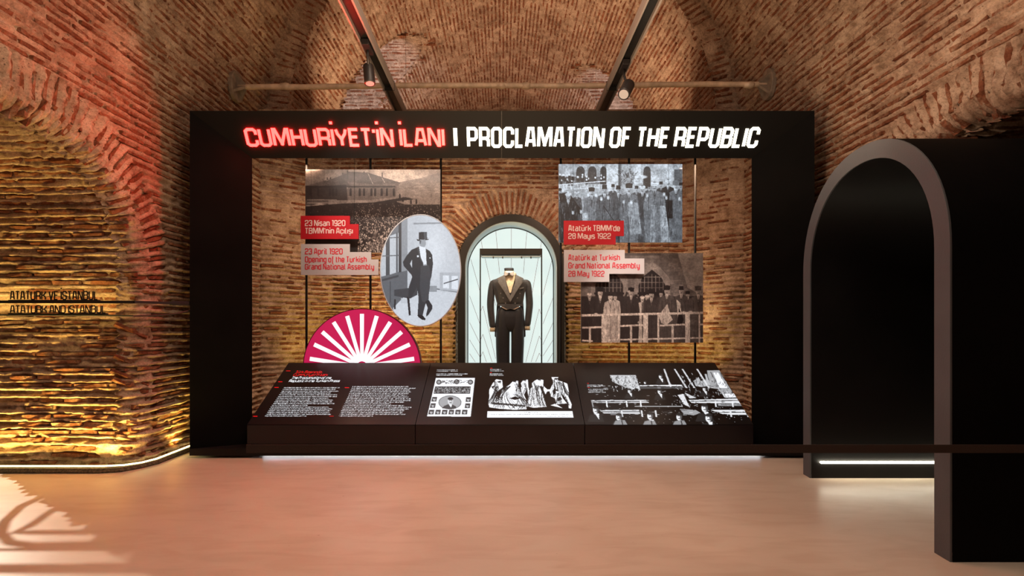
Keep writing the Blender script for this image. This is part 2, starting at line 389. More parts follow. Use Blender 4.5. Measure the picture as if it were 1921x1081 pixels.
def rear(name, vs, fs):                            # the hall behind the viewer, plain masonry
    o = MB(); o.add(vs, fs); b = o.build(name, M_MORT); b['kind'] = 'structure'; return b
n_ = 24; pv = [(-WX, 0)]+[(-WX*cos(pi*i/n_), SPR+WX*sin(pi*i/n_)) for i in range(n_+1)]+[(WX, 0)]
rear('wall_front', [(x, y, z) for y in (-3.0, 1.62) for x, z in pv]+[(x, -3.0, z) for x, z in pv],
     [(i, i+1, i+1+len(pv), i+len(pv)) for i in range(len(pv)-1)]+[tuple(range(2*len(pv), 3*len(pv)))])
clear = lambda U, V: (arch_d(U, V) > .36) | ((V < AZ+.1) & (arch_d(U, V) > .0))
for s, par, sd in ((-1, wall_l, 1.0), (1, wall_r, 1.0)):
    Ms = [courses(wall_fn(s), 1.3, YE, 0.02, SPR, sd, keep=clear, level=.001)]
    fr = ((s*WX, 0, 0), (0, 1, 0), (0, 0, 1), (-s, 0, 0))
    rb = ring_bricks(AY, AZ, AR+.10, AR+.37, 0, pi, fr, 11+s, lev=.000, phase=AR+.2, ang=AN)
    rt = ring_bricks(AY, AZ, AR-.02, AR+.13, 0, pi, fr, 11+s, lev=-.035, phase=AR+.2, tilt=.62, ang=AN)
    place_bricks(par, np.concatenate([rb, rt]+Ms))
vf = vault_fn(WX, SPR)
def vf_r(U, V):
    p, n = vf(U, V-SPR); return p*np.array([-1, 1, 1]), n*np.array([-1, 1, 1])
place_bricks(ceil, np.concatenate([courses(lambda U, V: vf(U, V-SPR), 1.7, YE-.02, SPR-.03, SPR+pi*WX/2, 1.0, level=-.002), courses(vf_r, 1.7, YE-.02, SPR-.03, SPR+pi*WX/2, 1.0, level=-.002)]))

# --- arched recesses cut through the side walls
def arch_pts(cy, cz, r, n, base):
    pts = [(cy+r, z) for z in np.arange(base, cz, .02)]
    for i in range(121):
        a = pi*i/120; c, s = cos(a), sin(a); k = (abs(c)**n+abs(s)**n)**(-1/n)
        pts.append((cy+r*k*c, cz+r*k*s))
    pts += [(cy-r, z) for z in np.arange(cz, base-.001, -.02)]
    return np.array(pts)
def recess_fn(s, cy, cz, r, n, x0, base=0):
    pts = arch_pts(cy, cz, r, n, base); d = np.r_[0, np.cumsum(np.linalg.norm(np.diff(pts, axis=0), axis=1))]
    tg = np.gradient(pts, axis=0); tg /= np.linalg.norm(tg, axis=1)[:, None]
    def f(U, V):
        y = np.interp(V, d, pts[:, 0]); z = np.interp(V, d, pts[:, 1]); ty = np.interp(V, d, tg[:, 0]); tz = np.interp(V, d, tg[:, 1])
        return st(s*(x0+U), y, z), st(0*U, -tz, ty)
    return f, d[-1]
def lip(U, V, s, fn):
    u = np.clip(U, 0, .14); x = .14-np.sqrt(np.maximum(.14**2-(.14-u)**2, 0)); return .9*x
for s, nm, sd in ((-1, 'wall_left_recess', 4.0), (1, 'wall_right_recess', 5.0)):
    fn, L = recess_fn(s, AY, AZ, AR, AN, WX)
    def fl(U, V, fn=fn):
        p, n = fn(U, V); x = lip(U, V, 1, fn); return p-n*x[..., None], n
    rc = surface(nm, fl, 0, 1.24, 0, L, .017, .010, sd, rough=lambda U, V: 1.7+1.3*np.clip(.9-V, 0, 1))
    place_bricks(rc, courses(fl, .0, 1.22, .02, L-.02, sd, level=.004, skip=.12, jit=.011))

# --- voussoir ring where the hall meets the far bay, and the far barrel vault
BR_, BY1 = 2.78, 12.6
def ring_face(U, V):                              # U angle-arc, V radius
    a = U/2.9; r = BR_+V
    return st(-r*np.cos(a), YE+0*U, SPR+r*np.sin(a)), st(0*U, -1+0*U, 0*U)
ring = surface('trim_1', ring_face, 0, pi*2.9, 0, .30, .02, .03, 6.0, rough=1.3, rmap=lambda U, V: (V, U*PITCH/.078))
RP = .078
rb = ring_bricks(0, SPR, BR_-.01, WX-.02, 0, pi, ((0, YE, 0), (1, 0, 0), (0, 0, 1), (0, -1, 0)), 21, lev=.004, phase=2.9)
place_bricks(ring, rb)
SH = {-1: (8.95, 5.45, .72), 1: (9.85, 5.45, .66)}  # side shafts of the far vault
def bay_keep(U, V, e=0.0):
    th = V/BR_; X = -BR_*np.cos(th); Z = SPR+BR_*np.sin(th); ok = np.ones(np.shape(U), bool)
    for s, (cy, cz, r) in SH.items(): ok &= ~((X*s > 0) & (arch_d(U, Z, cy, cz, r, 2.0) < e) & (Z > 4.3))
    return ok
bay = surface('ceiling_rear', vault_fn(BR_, SPR), YE, BY1, 0, pi*BR_, .035, .015, 7.0, mask=lambda U, V: bay_keep(U, V, -.03), rough=1.0)
place_bricks(bay, courses(vault_fn(BR_, SPR), YE+.02, BY1-.05, .02, pi*BR_-.02, 7.0, keep=lambda U, V: bay_keep(U, V, .05), level=-.001, skip=.08))
for s, (cy, cz, r) in SH.items():
    fn, L = recess_fn(s, cy, cz, r, 2.0, .6, base=4.2)
    def ms(U, V, fn=fn):
        p, _ = fn(U, V); return np.hypot(p[..., 0], p[..., 2]-SPR) > BR_-.02
    sf = surface('wall_shaft_'+('left' if s < 0 else 'right'), fn, 0, 3.6, 0, L, .05, .018, 8.0+s, mask=ms, rough=1.2)
    place_bricks(sf, courses(fn, .02, 3.5, .02, L-.02, 8.0+s, keep=lambda U, V, ms=ms: ms(U, V), skip=.15))
    pb = MB().add([(s*4.2, cy-1, 4.0), (s*4.2, cy+1, 4.0), (s*4.2, cy+1, 6.6), (s*4.2, cy-1, 6.6)], [(0, 1, 2, 3)]).build('wall_shaft_end', M_MORT); pb['kind'] = 'structure'
def endf(U, V): return st(U, BY1+0*U, V), st(0*U, -1+0*U, 0*U)
ew = surface('wall_far', endf, -2.8, 2.8, 3.6, 6.6, .06, .022, 9.0)
place_bricks(ew, courses(endf, -2.8, 2.8, 3.6, 6.6, 9.0), n_obj=60)

# --- back wall with the arched niche
NX, NZ, NR = .116, 1.94, .76
def back_fn(U, V):
    t = np.clip((np.abs(U)-2.35)/.75, 0, 1); k = t*t*(3-2*t)
    y = 6.95-.50*k; e = 1e-3; t2 = np.clip((np.abs(U)+e-2.35)/.75, 0, 1); k2 = t2*t2*(3-2*t2); dy = (-.50*(k2-k)/e)*np.sign(U)
    l = np.sqrt(1+dy*dy)
    return st(U, y, V), st(dy/l, -1/l, 0*U)
nd = lambda U, V: arch_d(U, V, NX, NZ, NR, 2.0)
RP = .076
wb = surface('wall_back', back_fn, -3.08, 3.08, 0, 3.9, .018, .011, 10.0, mask=lambda U, V: nd(U, V) > -.015,
             rmap=ring_map(NX, NZ, NR, 2.0, .35, -.2), rough=lambda U, V: np.where(np.abs(U) < 2.3, 1.5, 1.1))
Ms = [courses(back_fn, -3.05, 3.05, .02, 3.88, 10.0, keep=lambda U, V: (nd(U, V) > .35) | ((V < NZ-.25) & (nd(U, V) > .16)), level=.003)]
Ms.append(ring_bricks(NX, NZ, NR+.02, NR+.34, -.2, pi+.2, ((0, 6.95, 0), (1, 0, 0), (0, 0, 1), (0, -1, 0)), 31, lev=.004, phase=NR+.2))
place_bricks(wb, np.concatenate(Ms), 290)
pts = arch_pts(NX, NZ, NR, 2.0, 0); dd = np.r_[0, np.cumsum(np.linalg.norm(np.diff(pts, axis=0), axis=1))]
tg = np.gradient(pts, axis=0); tg /= np.linalg.norm(tg, axis=1)[:, None]
def niche_fn(U, V):
    return st(np.interp(V, dd, pts[:, 0]), 6.93+U, np.interp(V, dd, pts[:, 1])), st(-np.interp(V, dd, tg[:, 1]), 0*U, np.interp(V, dd, tg[:, 0]))
nc = surface('wall_niche', niche_fn, 0, .65, 0, dd[-1], .03, .016, 12.0, rough=1.5)
nb = MB().add([(NX-.9, 7.56, 0), (NX+.9, 7.56, 0), (NX+.9, 7.56, 2.9), (NX-.9, 7.56, 2.9)], [(0, 1, 2, 3)]).build('wall_niche_end', M_MORT); nb['kind'] = 'structure'
lg = MB().box((-3.2, 6.40, 3.80), (3.2, 12.7, 3.9)).build('trim_2', M_MORT); lg['kind'] = 'structure'
# --- floor
fl = MB().box((-9, -3.2, -.1), (9, 13, 0)).build('floor', M_FLOOR); fl['kind'] = 'structure'
# ------------------------------------------------------------------ squarish condensed lettering as strokes
def G(*pl): return [list(p) for p in pl]
c_ = .22; d_ = .11
RR = [(c_,0),(0,d_),(0,1-d_),(c_,1),(1-c_,1),(1,1-d_),(1,d_),(1-c_,0),(c_,0)]
GL = {
'A': (1.0, G([(0,0),(.26,1),(.74,1),(1,0)], [(.12,.30),(.88,.30)])),
'B': (1.0, G([(0,0),(0,1),(.78,1),(1,.89),(1,.64),(.84,.54),(1,.44),(1,.11),(.78,0),(0,0)], [(0,.54),(.84,.54)])),
'C': (1.0, G([(1,.68),(1,1-d_),(1-c_,1),(c_,1),(0,1-d_),(0,d_),(c_,0),(1-c_,0),(1,d_),(1,.32)])),
'D': (1.0, G([(0,0),(0,1),(.76,1),(1,.89),(1,.11),(.76,0),(0,0)])),
'E': (.82, G([(1,1),(0,1),(0,0),(1,0)], [(0,.53),(.88,.53)])),
'F': (.78, G([(1,1),(0,1),(0,0)], [(0,.50),(.85,.50)])),
'G': (1.0, G([(1,.72),(1,1-d_),(1-c_,1),(c_,1),(0,1-d_),(0,d_),(c_,0),(1-c_,0),(1,d_),(1,.48),(.5,.48)])),
'H': (1.0, G([(0,0),(0,1)], [(1,0),(1,1)], [(0,.52),(1,.52)])),
'I': (0.0, G([(0,0),(0,1)])),
'K': (1.0, G([(0,0),(0,1)], [(1,1),(.9,.80),(.45,.52),(0,.52)], [(.45,.52),(.9,.30),(1,0)])),
'L': (.74, G([(0,1),(0,0),(1,0)])),
'M': (1.55, G([(0,0),(.02,1),(.14,1),(.5,.10),(.86,1),(.98,1),(1,0)])),
'N': (1.05, G([(0,0),(0,1),(.12,1),(.88,0),(1,0),(1,1)])),
'O': (1.0, G(RR)), '0': (1.0, G(RR)),
'P': (1.0, G([(0,0),(0,1),(.78,1),(1,.89),(1,.50),(.78,.39),(0,.39)])),
'R': (1.0, G([(0,0),(0,1),(.78,1),(1,.89),(1,.56),(.80,.45),(0,.45)], [(.74,.45),(1,.34),(1,0)])),
'S': (.95, G([(1,.74),(1,.89),(.78,1),(.22,1),(0,.89),(0,.63),(.2,.54),(.8,.46),(1,.37),(1,.11),(.78,0),(.22,0),(0,.11),(0,.26)])),
'T': (.88, G([(0,1),(1,1)], [(.5,1),(.5,0)])),
'U': (1.0, G([(0,1),(0,d_),(c_,0),(1-c_,0),(1,d_),(1,1)])),
'V': (1.0, G([(0,1),(.45,0),(.55,0),(1,1)])),
'Y': (1.0, G([(0,1),(.12,.72),(.5,.40),(.88,.72),(1,1)], [(.5,.50),(.5,0)])),
'1': (.45, G([(0,1),(.9,1),(.9,0)])),
'2': (.95, G([(0,.74),(0,.89),(.22,1),(.78,1),(1,.89),(1,.60),(.8,.50),(.2,.44),(0,.34),(0,0),(1,0)])),
'3': (.95, G([(0,.8),(0,.89),(.22,1),(.78,1),(1,.89),(1,.64),(.84,.53),(.4,.53)], [(.84,.53),(1,.42),(1,.11),(.78,0),(.22,0),(0,.11),(0,.2)])),
'8': (.95, G([(.16,.54),(0,.65),(0,.89),(.22,1),(.78,1),(1,.89),(1,.65),(.84,.54),(.16,.54),(0,.43),(0,.11),(.22,0),(.78,0),(1,.11),(1,.43),(.84,.54)])),
'9': (.95, G([(1,.42),(.2,.42),(0,.53),(0,.89),(.22,1),(.78,1),(1,.89),(1,.11),(.78,0),(.22,0),(0,.11)])),
'a': (.85, G([(.05,.72),(.75,.72),(1,.62),(1,0),(.2,0),(0,.10),(0,.30),(.2,.40),(1,.40)])),
'b': (.85, G([(0,1),(0,0),(.8,0),(1,.12),(1,.60),(.8,.72),(0,.72)])),
'c': (.78, G([(1,.52),(1,.62),(.8,.72),(.2,.72),(0,.62),(0,.10),(.2,0),(.8,0),(1,.10),(1,.2)])),
'd': (.85, G([(1,1),(1,0),(.2,0),(0,.12),(0,.60),(.2,.72),(1,.72)])),
'e': (.82, G([(1,.16),(.95,.06),(.8,0),(.2,0),(0,.10),(0,.62),(.2,.72),(.8,.72),(1,.62),(1,.34),(0,.34)])),
'f': (.50, G([(1,1),(.5,1),(.35,.9),(.35,-.2),(0,-.24)], [(0,.70),(.95,.70)])),
'g': (.85, G([(0,-.26),(.8,-.26),(1,-.16),(1,.72),(.2,.72),(0,.62),(0,.12),(.2,0),(1,0)])),
'h': (.85, G([(0,1),(0,0)], [(0,.72),(.8,.72),(1,.60),(1,0)])),
'ı': (0.0, G([(0,.72),(0,0)])),
'k': (.82, G([(0,1),(0,0)], [(1,.72),(.85,.52),(0,.38)], [(.5,.42),(.9,.25),(1,0)])),
'l': (.28, G([(0,1),(0,.1),(.5,0),(1,0)])),
'm': (1.4, G([(0,0),(0,.72),(.85,.72),(1,.60),(1,0)], [(.5,.72),(.5,0)])),
'n': (.85, G([(0,0),(0,.72),(.8,.72),(1,.60),(1,0)])),
'o': (.85, G([(.2,0),(0,.10),(0,.62),(.2,.72),(.8,.72),(1,.62),(1,.10),(.8,0),(.2,0)])),
'p': (.85, G([(0,-.28),(0,.72),(.8,.72),(1,.60),(1,.12),(.8,0),(0,0)])),
'r': (.58, G([(0,0),(0,.72)], [(0,.58),(.5,.72),(1,.72)])),
's': (.78, G([(1,.62),(.8,.72),(.2,.72),(0,.62),(0,.44),(.2,.37),(.8,.35),(1,.28),(1,.10),(.8,0),(.2,0),(0,.10)])),
't': (.50, G([(.25,.95),(.25,.1),(.5,0),(1,0)], [(0,.70),(1,.70)])),
'u': (.85, G([(0,.72),(0,.12),(.2,0),(1,0)], [(1,.72),(1,0)])),
'y': (.85, G([(0,.72),(0,.12),(.2,0),(1,0)], [(1,.72),(1,-.16),(.8,-.26),(.2,-.26)])),
"'": (0.0, G([(0,1),(0,.80)])), '|': (0.0, G([(0,0),(0,1)])),
}
def dotted(ch):
    w, pl = GL[ch]; return w, pl
ACC = {'İ': ('I', [(0,1.20,1.34)]), 'i': ('ı', [(0,.88,1.0)]), 'Ü': ('U', [(.28,1.16,1.28),(.72,1.16,1.28)]), 'ü': ('u', [(.25,.88,1.0),(.75,.88,1.0)]),
       'ç': ('c', [(.5,-.24,-.10)]), 'ş': ('s', [(.5,-.24,-.10)])}
def stroke_quads(pts, t):
    closed = len(pts) > 3 and abs(pts[0][0]-pts[-1][0])+abs(pts[0][1]-pts[-1][1]) < 1e-6
    P_ = [Vector(p) for p in pts]; n = len(P_); offs = []
    for i in range(n):
        if closed and i in (0, n-1): a = P_[n-2]; b = P_[1]; m = P_[i]; d0 = (m-a).normalized(); d1 = (b-m).normalized()
        else:
            d0 = (P_[i]-P_[i-1]).normalized() if i else None; d1 = (P_[i+1]-P_[i]).normalized() if i < n-1 else None
            d0 = d0 or d1; d1 = d1 or d0
        n0 = Vector((-d0.y, d0.x)); n1 = Vector((-d1.y, d1.x)); m = (n0+n1)
        if m.length < .3: m = n0.copy()
        m.normalize(); k = t/2/max(.5, m.dot(n0)); offs.append(m*k)
    out = []
    for i in range(n-1):
        d = (P_[i+1]-P_[i]).normalized(); m = Vector((-d.y, d.x))*t/2
        def ext(j, o):                             # extension that fills the outer corner at joint j
            k = o
            if closed: k = o % (n-1)
            if k < 0 or k > n-2: return 0.0
            e = (P_[k+1]-P_[k]).normalized(); c = max(-1, min(1, d.dot(e))); return min(t/2, t/2*math.tan(math.acos(c)/2)) if c > -.999 else t/2
        a = P_[i]-d*ext(i, i-1); b = P_[i+1]+d*ext(i+1, i+1); out.append([a-m, b-m, b+m, a+m])
    return out
def layout(text, cap, track=.30, t=.17, cw=.50):
    """list of (char, quads) in units of the cap height, plus total width; cw = letter width over cap height"""
    x = 0; out = []
    for ch in text:
        if ch == ' ': x += cw*.40; continue
        base, dots = ACC.get(ch, (ch, [])); w, pl = GL[base]; W = w*(cw-t)
        q = []
        for p in pl:
            qq = stroke_quads([(x+t/2+px*W, t/2+py*(1-t)) if py >= 0 else (x+t/2+px*W, t/2+py) for px, py in p], t)
            if min(b_[1] for b_ in p) >= 0: qq = [[Vector((a_.x, min(1, max(0, a_.y)))) for a_ in k_] for k_ in qq]
            q += qq
        for dx, y0, y1 in dots:
            X = x+t/2+dx*W; q.append([Vector((X-t*.5, y0)), Vector((X+t*.5, y0)), Vector((X+t*.5, y1)), Vector((X-t*.5, y1))])
        out.append((ch, q)); x += W+t+track*t
    return out, x-track*t
def fit_cw(text, target, t):
    w0 = layout(text, 1, .42, t, .3)[1]; w1 = layout(text, 1, .42, t, 1.0)[1]; return max(t*1.4, .3+.7*(target-w0)/max(1e-6, w1-w0)) if w1 > w0 else .5
def letters(text, O, ex, ey, en, width, cap, t, depth, mt, parent, name='letter', joined=False, cw=.5, back=0.0, shear=0):
    cw = fit_cw(text, width/cap, t); lay, w = layout(text, cap, .40, t, cw); kx = width/w; O, ex, ey, en = map(Vector, (O, ex, ey, en)); J = MB()
    for ch, qs in lay:
        b = J if joined else MB()
        for n_, q in enumerate(qs):
            f = lambda k: (lambda p: O+ex*(p[0]*kx+shear*p[1]*cap)+ey*(p[1]*cap)+en*k)
            b.prism([tuple(v) for v in q], f(-back), f(depth+n_*.00012))
        if not joined: b.build(name, mt, parent)
    if joined: J.build(name, mt, parent, kind='stuff')

# ------------------------------------------------------------------ paint in photograph pixels, sampled onto flat print surfaces
class Canvas:
    def __init__(s, x0, y0, x1, y1, k=3, base=0.0):
        s.x0, s.y0, s.k = x0, y0, k; s.a = np.full((int((y1-y0)*k)+1, int((x1-x0)*k)+1), float(base)); s.red = np.zeros_like(s.a)
        s.Y, s.X = np.mgrid[0:s.a.shape[0], 0:s.a.shape[1]]; s.X = s.X/k+x0; s.Y = s.Y/k+y0
    def win(s, x0, y0, x1, y1):
        i0 = max(0, int((y0-s.y0)*s.k)-2); i1 = min(s.a.shape[0], int((y1-s.y0)*s.k)+3)
        j0 = max(0, int((x0-s.x0)*s.k)-2); j1 = min(s.a.shape[1], int((x1-s.x0)*s.k)+3)
        return slice(i0, max(i0, i1)), slice(j0, max(j0, j1))
    def put(s, w, m, c, red=None):
        s.a[w] = s.a[w]*(1-m)+c*m
        if red is not None: s.red[w] = s.red[w]*(1-m)+red*m
    def poly(s, pts, c, al=1.0, red=None):
        xs = [p[0] for p in pts]; ys = [p[1] for p in pts]; w = s.win(min(xs), min(ys), max(xs), max(ys)); X = s.X[w]; Y = s.Y[w]
        if X.size == 0: return
        ins = np.zeros(X.shape, bool); n = len(pts)
        for i in range(n):
            x0, y0 = pts[i]; x1, y1 = pts[(i+1) % n]
            if y0 == y1: continue
            ins ^= ((y0 > Y) != (y1 > Y)) & (X < (x1-x0)*(Y-y0)/(y1-y0)+x0)
        s.put(w, ins*al, c, red)
    def ell(s, cx, cy, rx, ry, c, al=1.0, soft=.0, ang=0):
        R = max(rx, ry)*(1+soft); w = s.win(cx-R, cy-R, cx+R, cy+R); X = s.X[w]-cx; Y = s.Y[w]-cy
        if X.size == 0: return
        if ang: X, Y = X*cos(ang)+Y*sin(ang), -X*sin(ang)+Y*cos(ang)
        d = np.sqrt((X/rx)**2+(Y/ry)**2); m = np.clip((1+soft-d)/(2*soft), 0, 1) if soft else (d < 1)*1.0
        s.put(w, m*al, c)
    def line(s, x0, y0, x1, y1, wd, c, al=1.0, red=None):
        L = math.hypot(x1-x0, y1-y0) or 1; nx, ny = -(y1-y0)/L*wd/2, (x1-x0)/L*wd/2
        s.poly([(x0+nx, y0+ny), (x1+nx, y1+ny), (x1-nx, y1-ny), (x0-nx, y0-ny)], c, al, red)
    def rect(s, x0, y0, x1, y1, c, al=1.0, red=None): s.poly([(x0, y0), (x1, y0), (x1, y1), (x0, y1)], c, al, red)
    def grain(s, amp, sc=1.0, sd=0): s.a = s.a*(1+amp*fbm(s.X/sc+sd, s.Y/sc+sd, 3))
    def sample(s, u, v):
        def g(a):
            x = np.clip((u-s.x0)*s.k, 0, a.shape[1]-1.001); y = np.clip((v-s.y0)*s.k, 0, a.shape[0]-1.001)
            i = y.astype(int); j = x.astype(int); fy = y-i; fx = x-j
            return (a[i, j]*(1-fx)+a[i, j+1]*fx)*(1-fy)+(a[i+1, j]*(1-fx)+a[i+1, j+1]*fx)*fy
        return g(s.a), g(s.red)
def print_mat(name, es=0.0, rough=.45, base=1.0, ekey=None):
    m = bpy.data.materials.new(name); m.use_nodes = True; nt = m.node_tree; b = nt.nodes['Principled BSDF']; b.inputs['Roughness'].default_value = rough
    a = nt.nodes.new('ShaderNodeVertexColor'); a.layer_name = 'print'
    if base == 1.0: nt.links.new(a.outputs['Color'], b.inputs['Base Color'])
    else: b.inputs['Base Color'].default_value = (base, base*.85, base*.9, 1)
    if es: nt.links.new(a.outputs['Color'], b.inputs['Emission Color']); b.inputs['Emission Strength'].default_value = es
    return m
def print_surface(name, corners, canvas, tint, mt, parent, step=.0038, shape=None, hi=None):
    """corners: four 3D points (top-left, top-right, bottom-right, bottom-left) of a flat print. The colours sit in the print itself."""
    A, B, C_, D = [np.array(p, float) for p in corners]; nu = int(np.linalg.norm(B-A)/step)+2; nv = int(np.linalg.norm(D-A)/step)+2
    S, T_ = np.meshgrid(np.linspace(0, 1, nu), np.linspace(0, 1, nv), indexing='ij')
    p = (A*(1-S[..., None])+B*S[..., None])*(1-T_[..., None]) + (D*(1-S[..., None])+C_*S[..., None])*T_[..., None]
    u = CX+F*p[..., 0]/p[..., 1]; v = CY-F*(p[..., 2]-EYE)/p[..., 1]; val, red = canvas.sample(u, v); val = np.clip(val, 0, 1)
    idx = np.arange(nu*nv).reshape(nu, nv); q = np.stack([idx[:-1, :-1], idx[:-1, 1:], idx[1:, 1:], idx[1:, :-1]], -1).reshape(-1, 4)
    if shape is not None: q = q[shape((u[:-1, :-1]+u[1:, 1:])/2, (v[:-1, :-1]+v[1:, 1:])/2).reshape(-1)]
    me = bpy.data.meshes.new(name); me.vertices.add(nu*nv); me.vertices.foreach_set('co', p.reshape(-1).astype(np.float32))
    nf = len(q); me.loops.add(nf*4); me.loops.foreach_set('vertex_index', q.reshape(-1).astype(np.int32)); me.polygons.add(nf)
    me.polygons.foreach_set('loop_start', np.arange(0, nf*4, 4, dtype=np.int32)); me.polygons.foreach_set('loop_total', np.full(nf, 4, dtype=np.int32))
    me.update(calc_edges=True)
    lo, h = tint; srgb = val[..., None]; c = np.array(lo)*(1-srgb)+np.array(h)*srgb
    c = np.where(red[..., None] > .3, np.array([.9, .04, .06])*red[..., None], c)
    lin = np.where(c <= .04045, c/12.92, ((c+.055)/1.055)**2.4)
    at = me.color_attributes.new('print', 'FLOAT_COLOR', 'POINT'); at.data.foreach_set('color', np.concatenate([lin, np.ones(lin.shape[:2]+(1,))], -1).reshape(-1).astype(np.float32))
    me.materials.append(mt); o = bpy.data.objects.new(name, me); COL.objects.link(o); o.parent = parent
    if parent is not None and parent.type == 'EMPTY': o.location = -Vector(parent.location)
    return o
rn = random.Random(12)
def head(cv, x, y, s, hat='fez', face=.72, hc=.1):
    """small period portrait head: s = head height in px"""
    cv.ell(x, y, s*.36, s*.5, face, soft=.12); cv.ell(x+s*.14, y+s*.05, s*.2, s*.4, face*.72, .5, .5)
    for k in (-1, 1): cv.ell(x+k*s*.14, y-s*.06, s*.07, s*.035, .15, .8, .3)
    cv.ell(x, y+s*.2, s*.17, s*.05, .12, .85, .3); cv.ell(x+s*.02, y+s*.04, s*.05, s*.13, face*1.12, .5, .4)
    if hat == 'fez': cv.poly([(x-s*.38, y-s*.22), (x-s*.33, y-s*.85), (x+s*.33, y-s*.85), (x+s*.38, y-s*.22)], hc)
    elif hat == 'kalpak': cv.poly([(x-s*.42, y-s*.2), (x-s*.5, y-s*.8), (x, y-s*.92), (x+s*.5, y-s*.8), (x+s*.42, y-s*.2)], hc)
    elif hat == 'turban': cv.ell(x, y-s*.42, s*.5, s*.3, .93, soft=.15); cv.ell(x, y-s*.66, s*.25, s*.14, .55, soft=.2); cv.ell(x, y-s*.32, s*.46, s*.05, .6, .6, .3)
    elif hat == 'hair': cv.ell(x, y-s*.33, s*.36, s*.2, .15, soft=.15)
def man(cv, x, y, s, y1, coat=.2, hat='fez', hc=.1, face=.72, w=1.5, shirt=.85, lap=.1):
    h = y1-y; sh = s*w
    cv.poly([(x-s*.28, y+s*.5), (x-sh*.62, y+s*.82), (x-sh*.78, y+s*2.6), (x-sh*.66, y1), (x+sh*.66, y1), (x+sh*.78, y+s*2.6), (x+sh*.62, y+s*.82), (x+s*.28, y+s*.5)], coat)
    cv.poly([(x-s*.24, y+s*.45), (x+s*.24, y+s*.45), (x+s*.02, y+s*1.5)], shirt); cv.line(x, y+s*.55, x, y+s*1.3, s*.1, .15)
    cv.line(x-s*.27, y+s*.5, x, y+s*1.7, s*.12, coat*.5+lap); cv.line(x+s*.27, y+s*.5, x, y+s*1.7, s*.12, coat*.5+lap)
    cv.line(x-sh*.45, y+s*1.3, x-sh*.42, min(y1, y+s*3), s*.06, coat*.4); cv.line(x+sh*.45, y+s*1.3, x+sh*.42, min(y1, y+s*3), s*.06, coat*.4)
    cv.line(x, y+s*1.7, x, y1, s*.05, coat*.4)
    head(cv, x, y, s, hat, face, hc)

# poster 1: assembly building above a crowd
cv1 = Canvas(566, 310, 834, 482, base=.78)
X, Y = cv1.X, cv1.Y
cv1.a = .52+.30*np.exp(-((X-745)/70)**2)-.1*(X < 610)
cv1.poly([(700,350),(740,344),(790,334),(830,322),(830,480),(566,480),(566,362)], .52); 
for i in range(120): cv1.ell(rn.uniform(735, 828), rn.uniform(344, 378), rn.uniform(3, 10), rn.uniform(.4, 1.2), rn.uniform(.35, .72), .5, .5)
cv1.poly([(566,352),(600,344),(615,342),(616,385),(566,385)], .30)
cv1.poly([(573,349),(612,338),(655,322),(690,324),(752,343),(740,348),(570,352)], .27)
cv1.poly([(656,348),(652,341),(700,346),(752,343),(745,349),(742,370),(720,372),(690,376),(650,376),(640,372)], .38)
cv1.poly([(573,352),(650,346),(652,376),(573,376)], .17)
for i in range(60): x = rn.uniform(590, 745); cv1.line(x, 326+abs(x-668)*.18, x+rn.uniform(-3, 6), 345, .5, rn.uniform(.18, .4), .5)
cv1.line(612,339,652,324,1,.6); cv1.line(690,325,700,346,.8,.8); cv1.line(715,331,722,343,.8,.75)
for x, y, h in ((652,320,16),(683,322,6),(690,333,5),(717,324,10),(614,333,5),(620,333,4),(643,324,5)): cv1.rect(x-1.2, y, x+1.2, y+h, .2)
for x in (583, 597, 619, 625, 631, 658, 675, 683, 697, 704, 716, 726, 739): cv1.rect(x-2, 356, x+2, 368, .12); cv1.ell(x, 356, 2, 3, .12)
cv1.rect(573,349,742,352,.10,.8)
for i in range(140): x = rn.uniform(580, 745); y = rn.uniform(328+abs(x-668)*.22, 348); cv1.line(x, y, x+rn.uniform(2, 6), y+rn.uniform(0, 1), .6, rn.uniform(.2, .45), .6)
for y in (374, 380, 386): cv1.rect(576, y, 632, y+2, .62, .6)
cv1.ell(600, 385, 9, 4, .7, .8, .3)
cv1.poly([(566,388),(640,382),(700,380),(760,370),(830,384),(834,482),(566,482)], .13)
cv1.poly([(742,378),(830,368),(830,384),(760,384)], .55)
for i in range(3600):
    t = rn.random()**.75; y = 382+t*94; x = rn.uniform(568, 832)
    if x < 640 and rn.random() < .75: continue
    if x < 672 and y > 420: continue
    s = .5+1.5*t; dk = .45+.6*(x > 665)
    cv1.ell(x, y, s*.6, s*.8, rn.choice((.05, .08, .5, .72, .9))*dk+.04, .9, .2); 
    if rn.random() < .5: cv1.rect(x-s*.6, y+s, x+s*.6, y+s*3, rn.choice((.06, .1, .55, .8))*dk, .7)
for x, y in ((743,378),(756,372),(771,376),(781,376),(750,366)): cv1.rect(x-1.4, y, x+1.4, y+7, .1); cv1.ell(x, y-1, 1.2, 1.4, .15)
for i in range(26): x = rn.uniform(690, 830); y = rn.uniform(435, 470); cv1.ell(x, y, 2.2, 2.6, rn.uniform(.5, .85), .8, .3); cv1.rect(x-2.5, y+3, x+2.5, y+10, rn.uniform(.1, .6), .7)
cv1.grain(.25, 1.6); cv1.grain(.25, 9, 2)
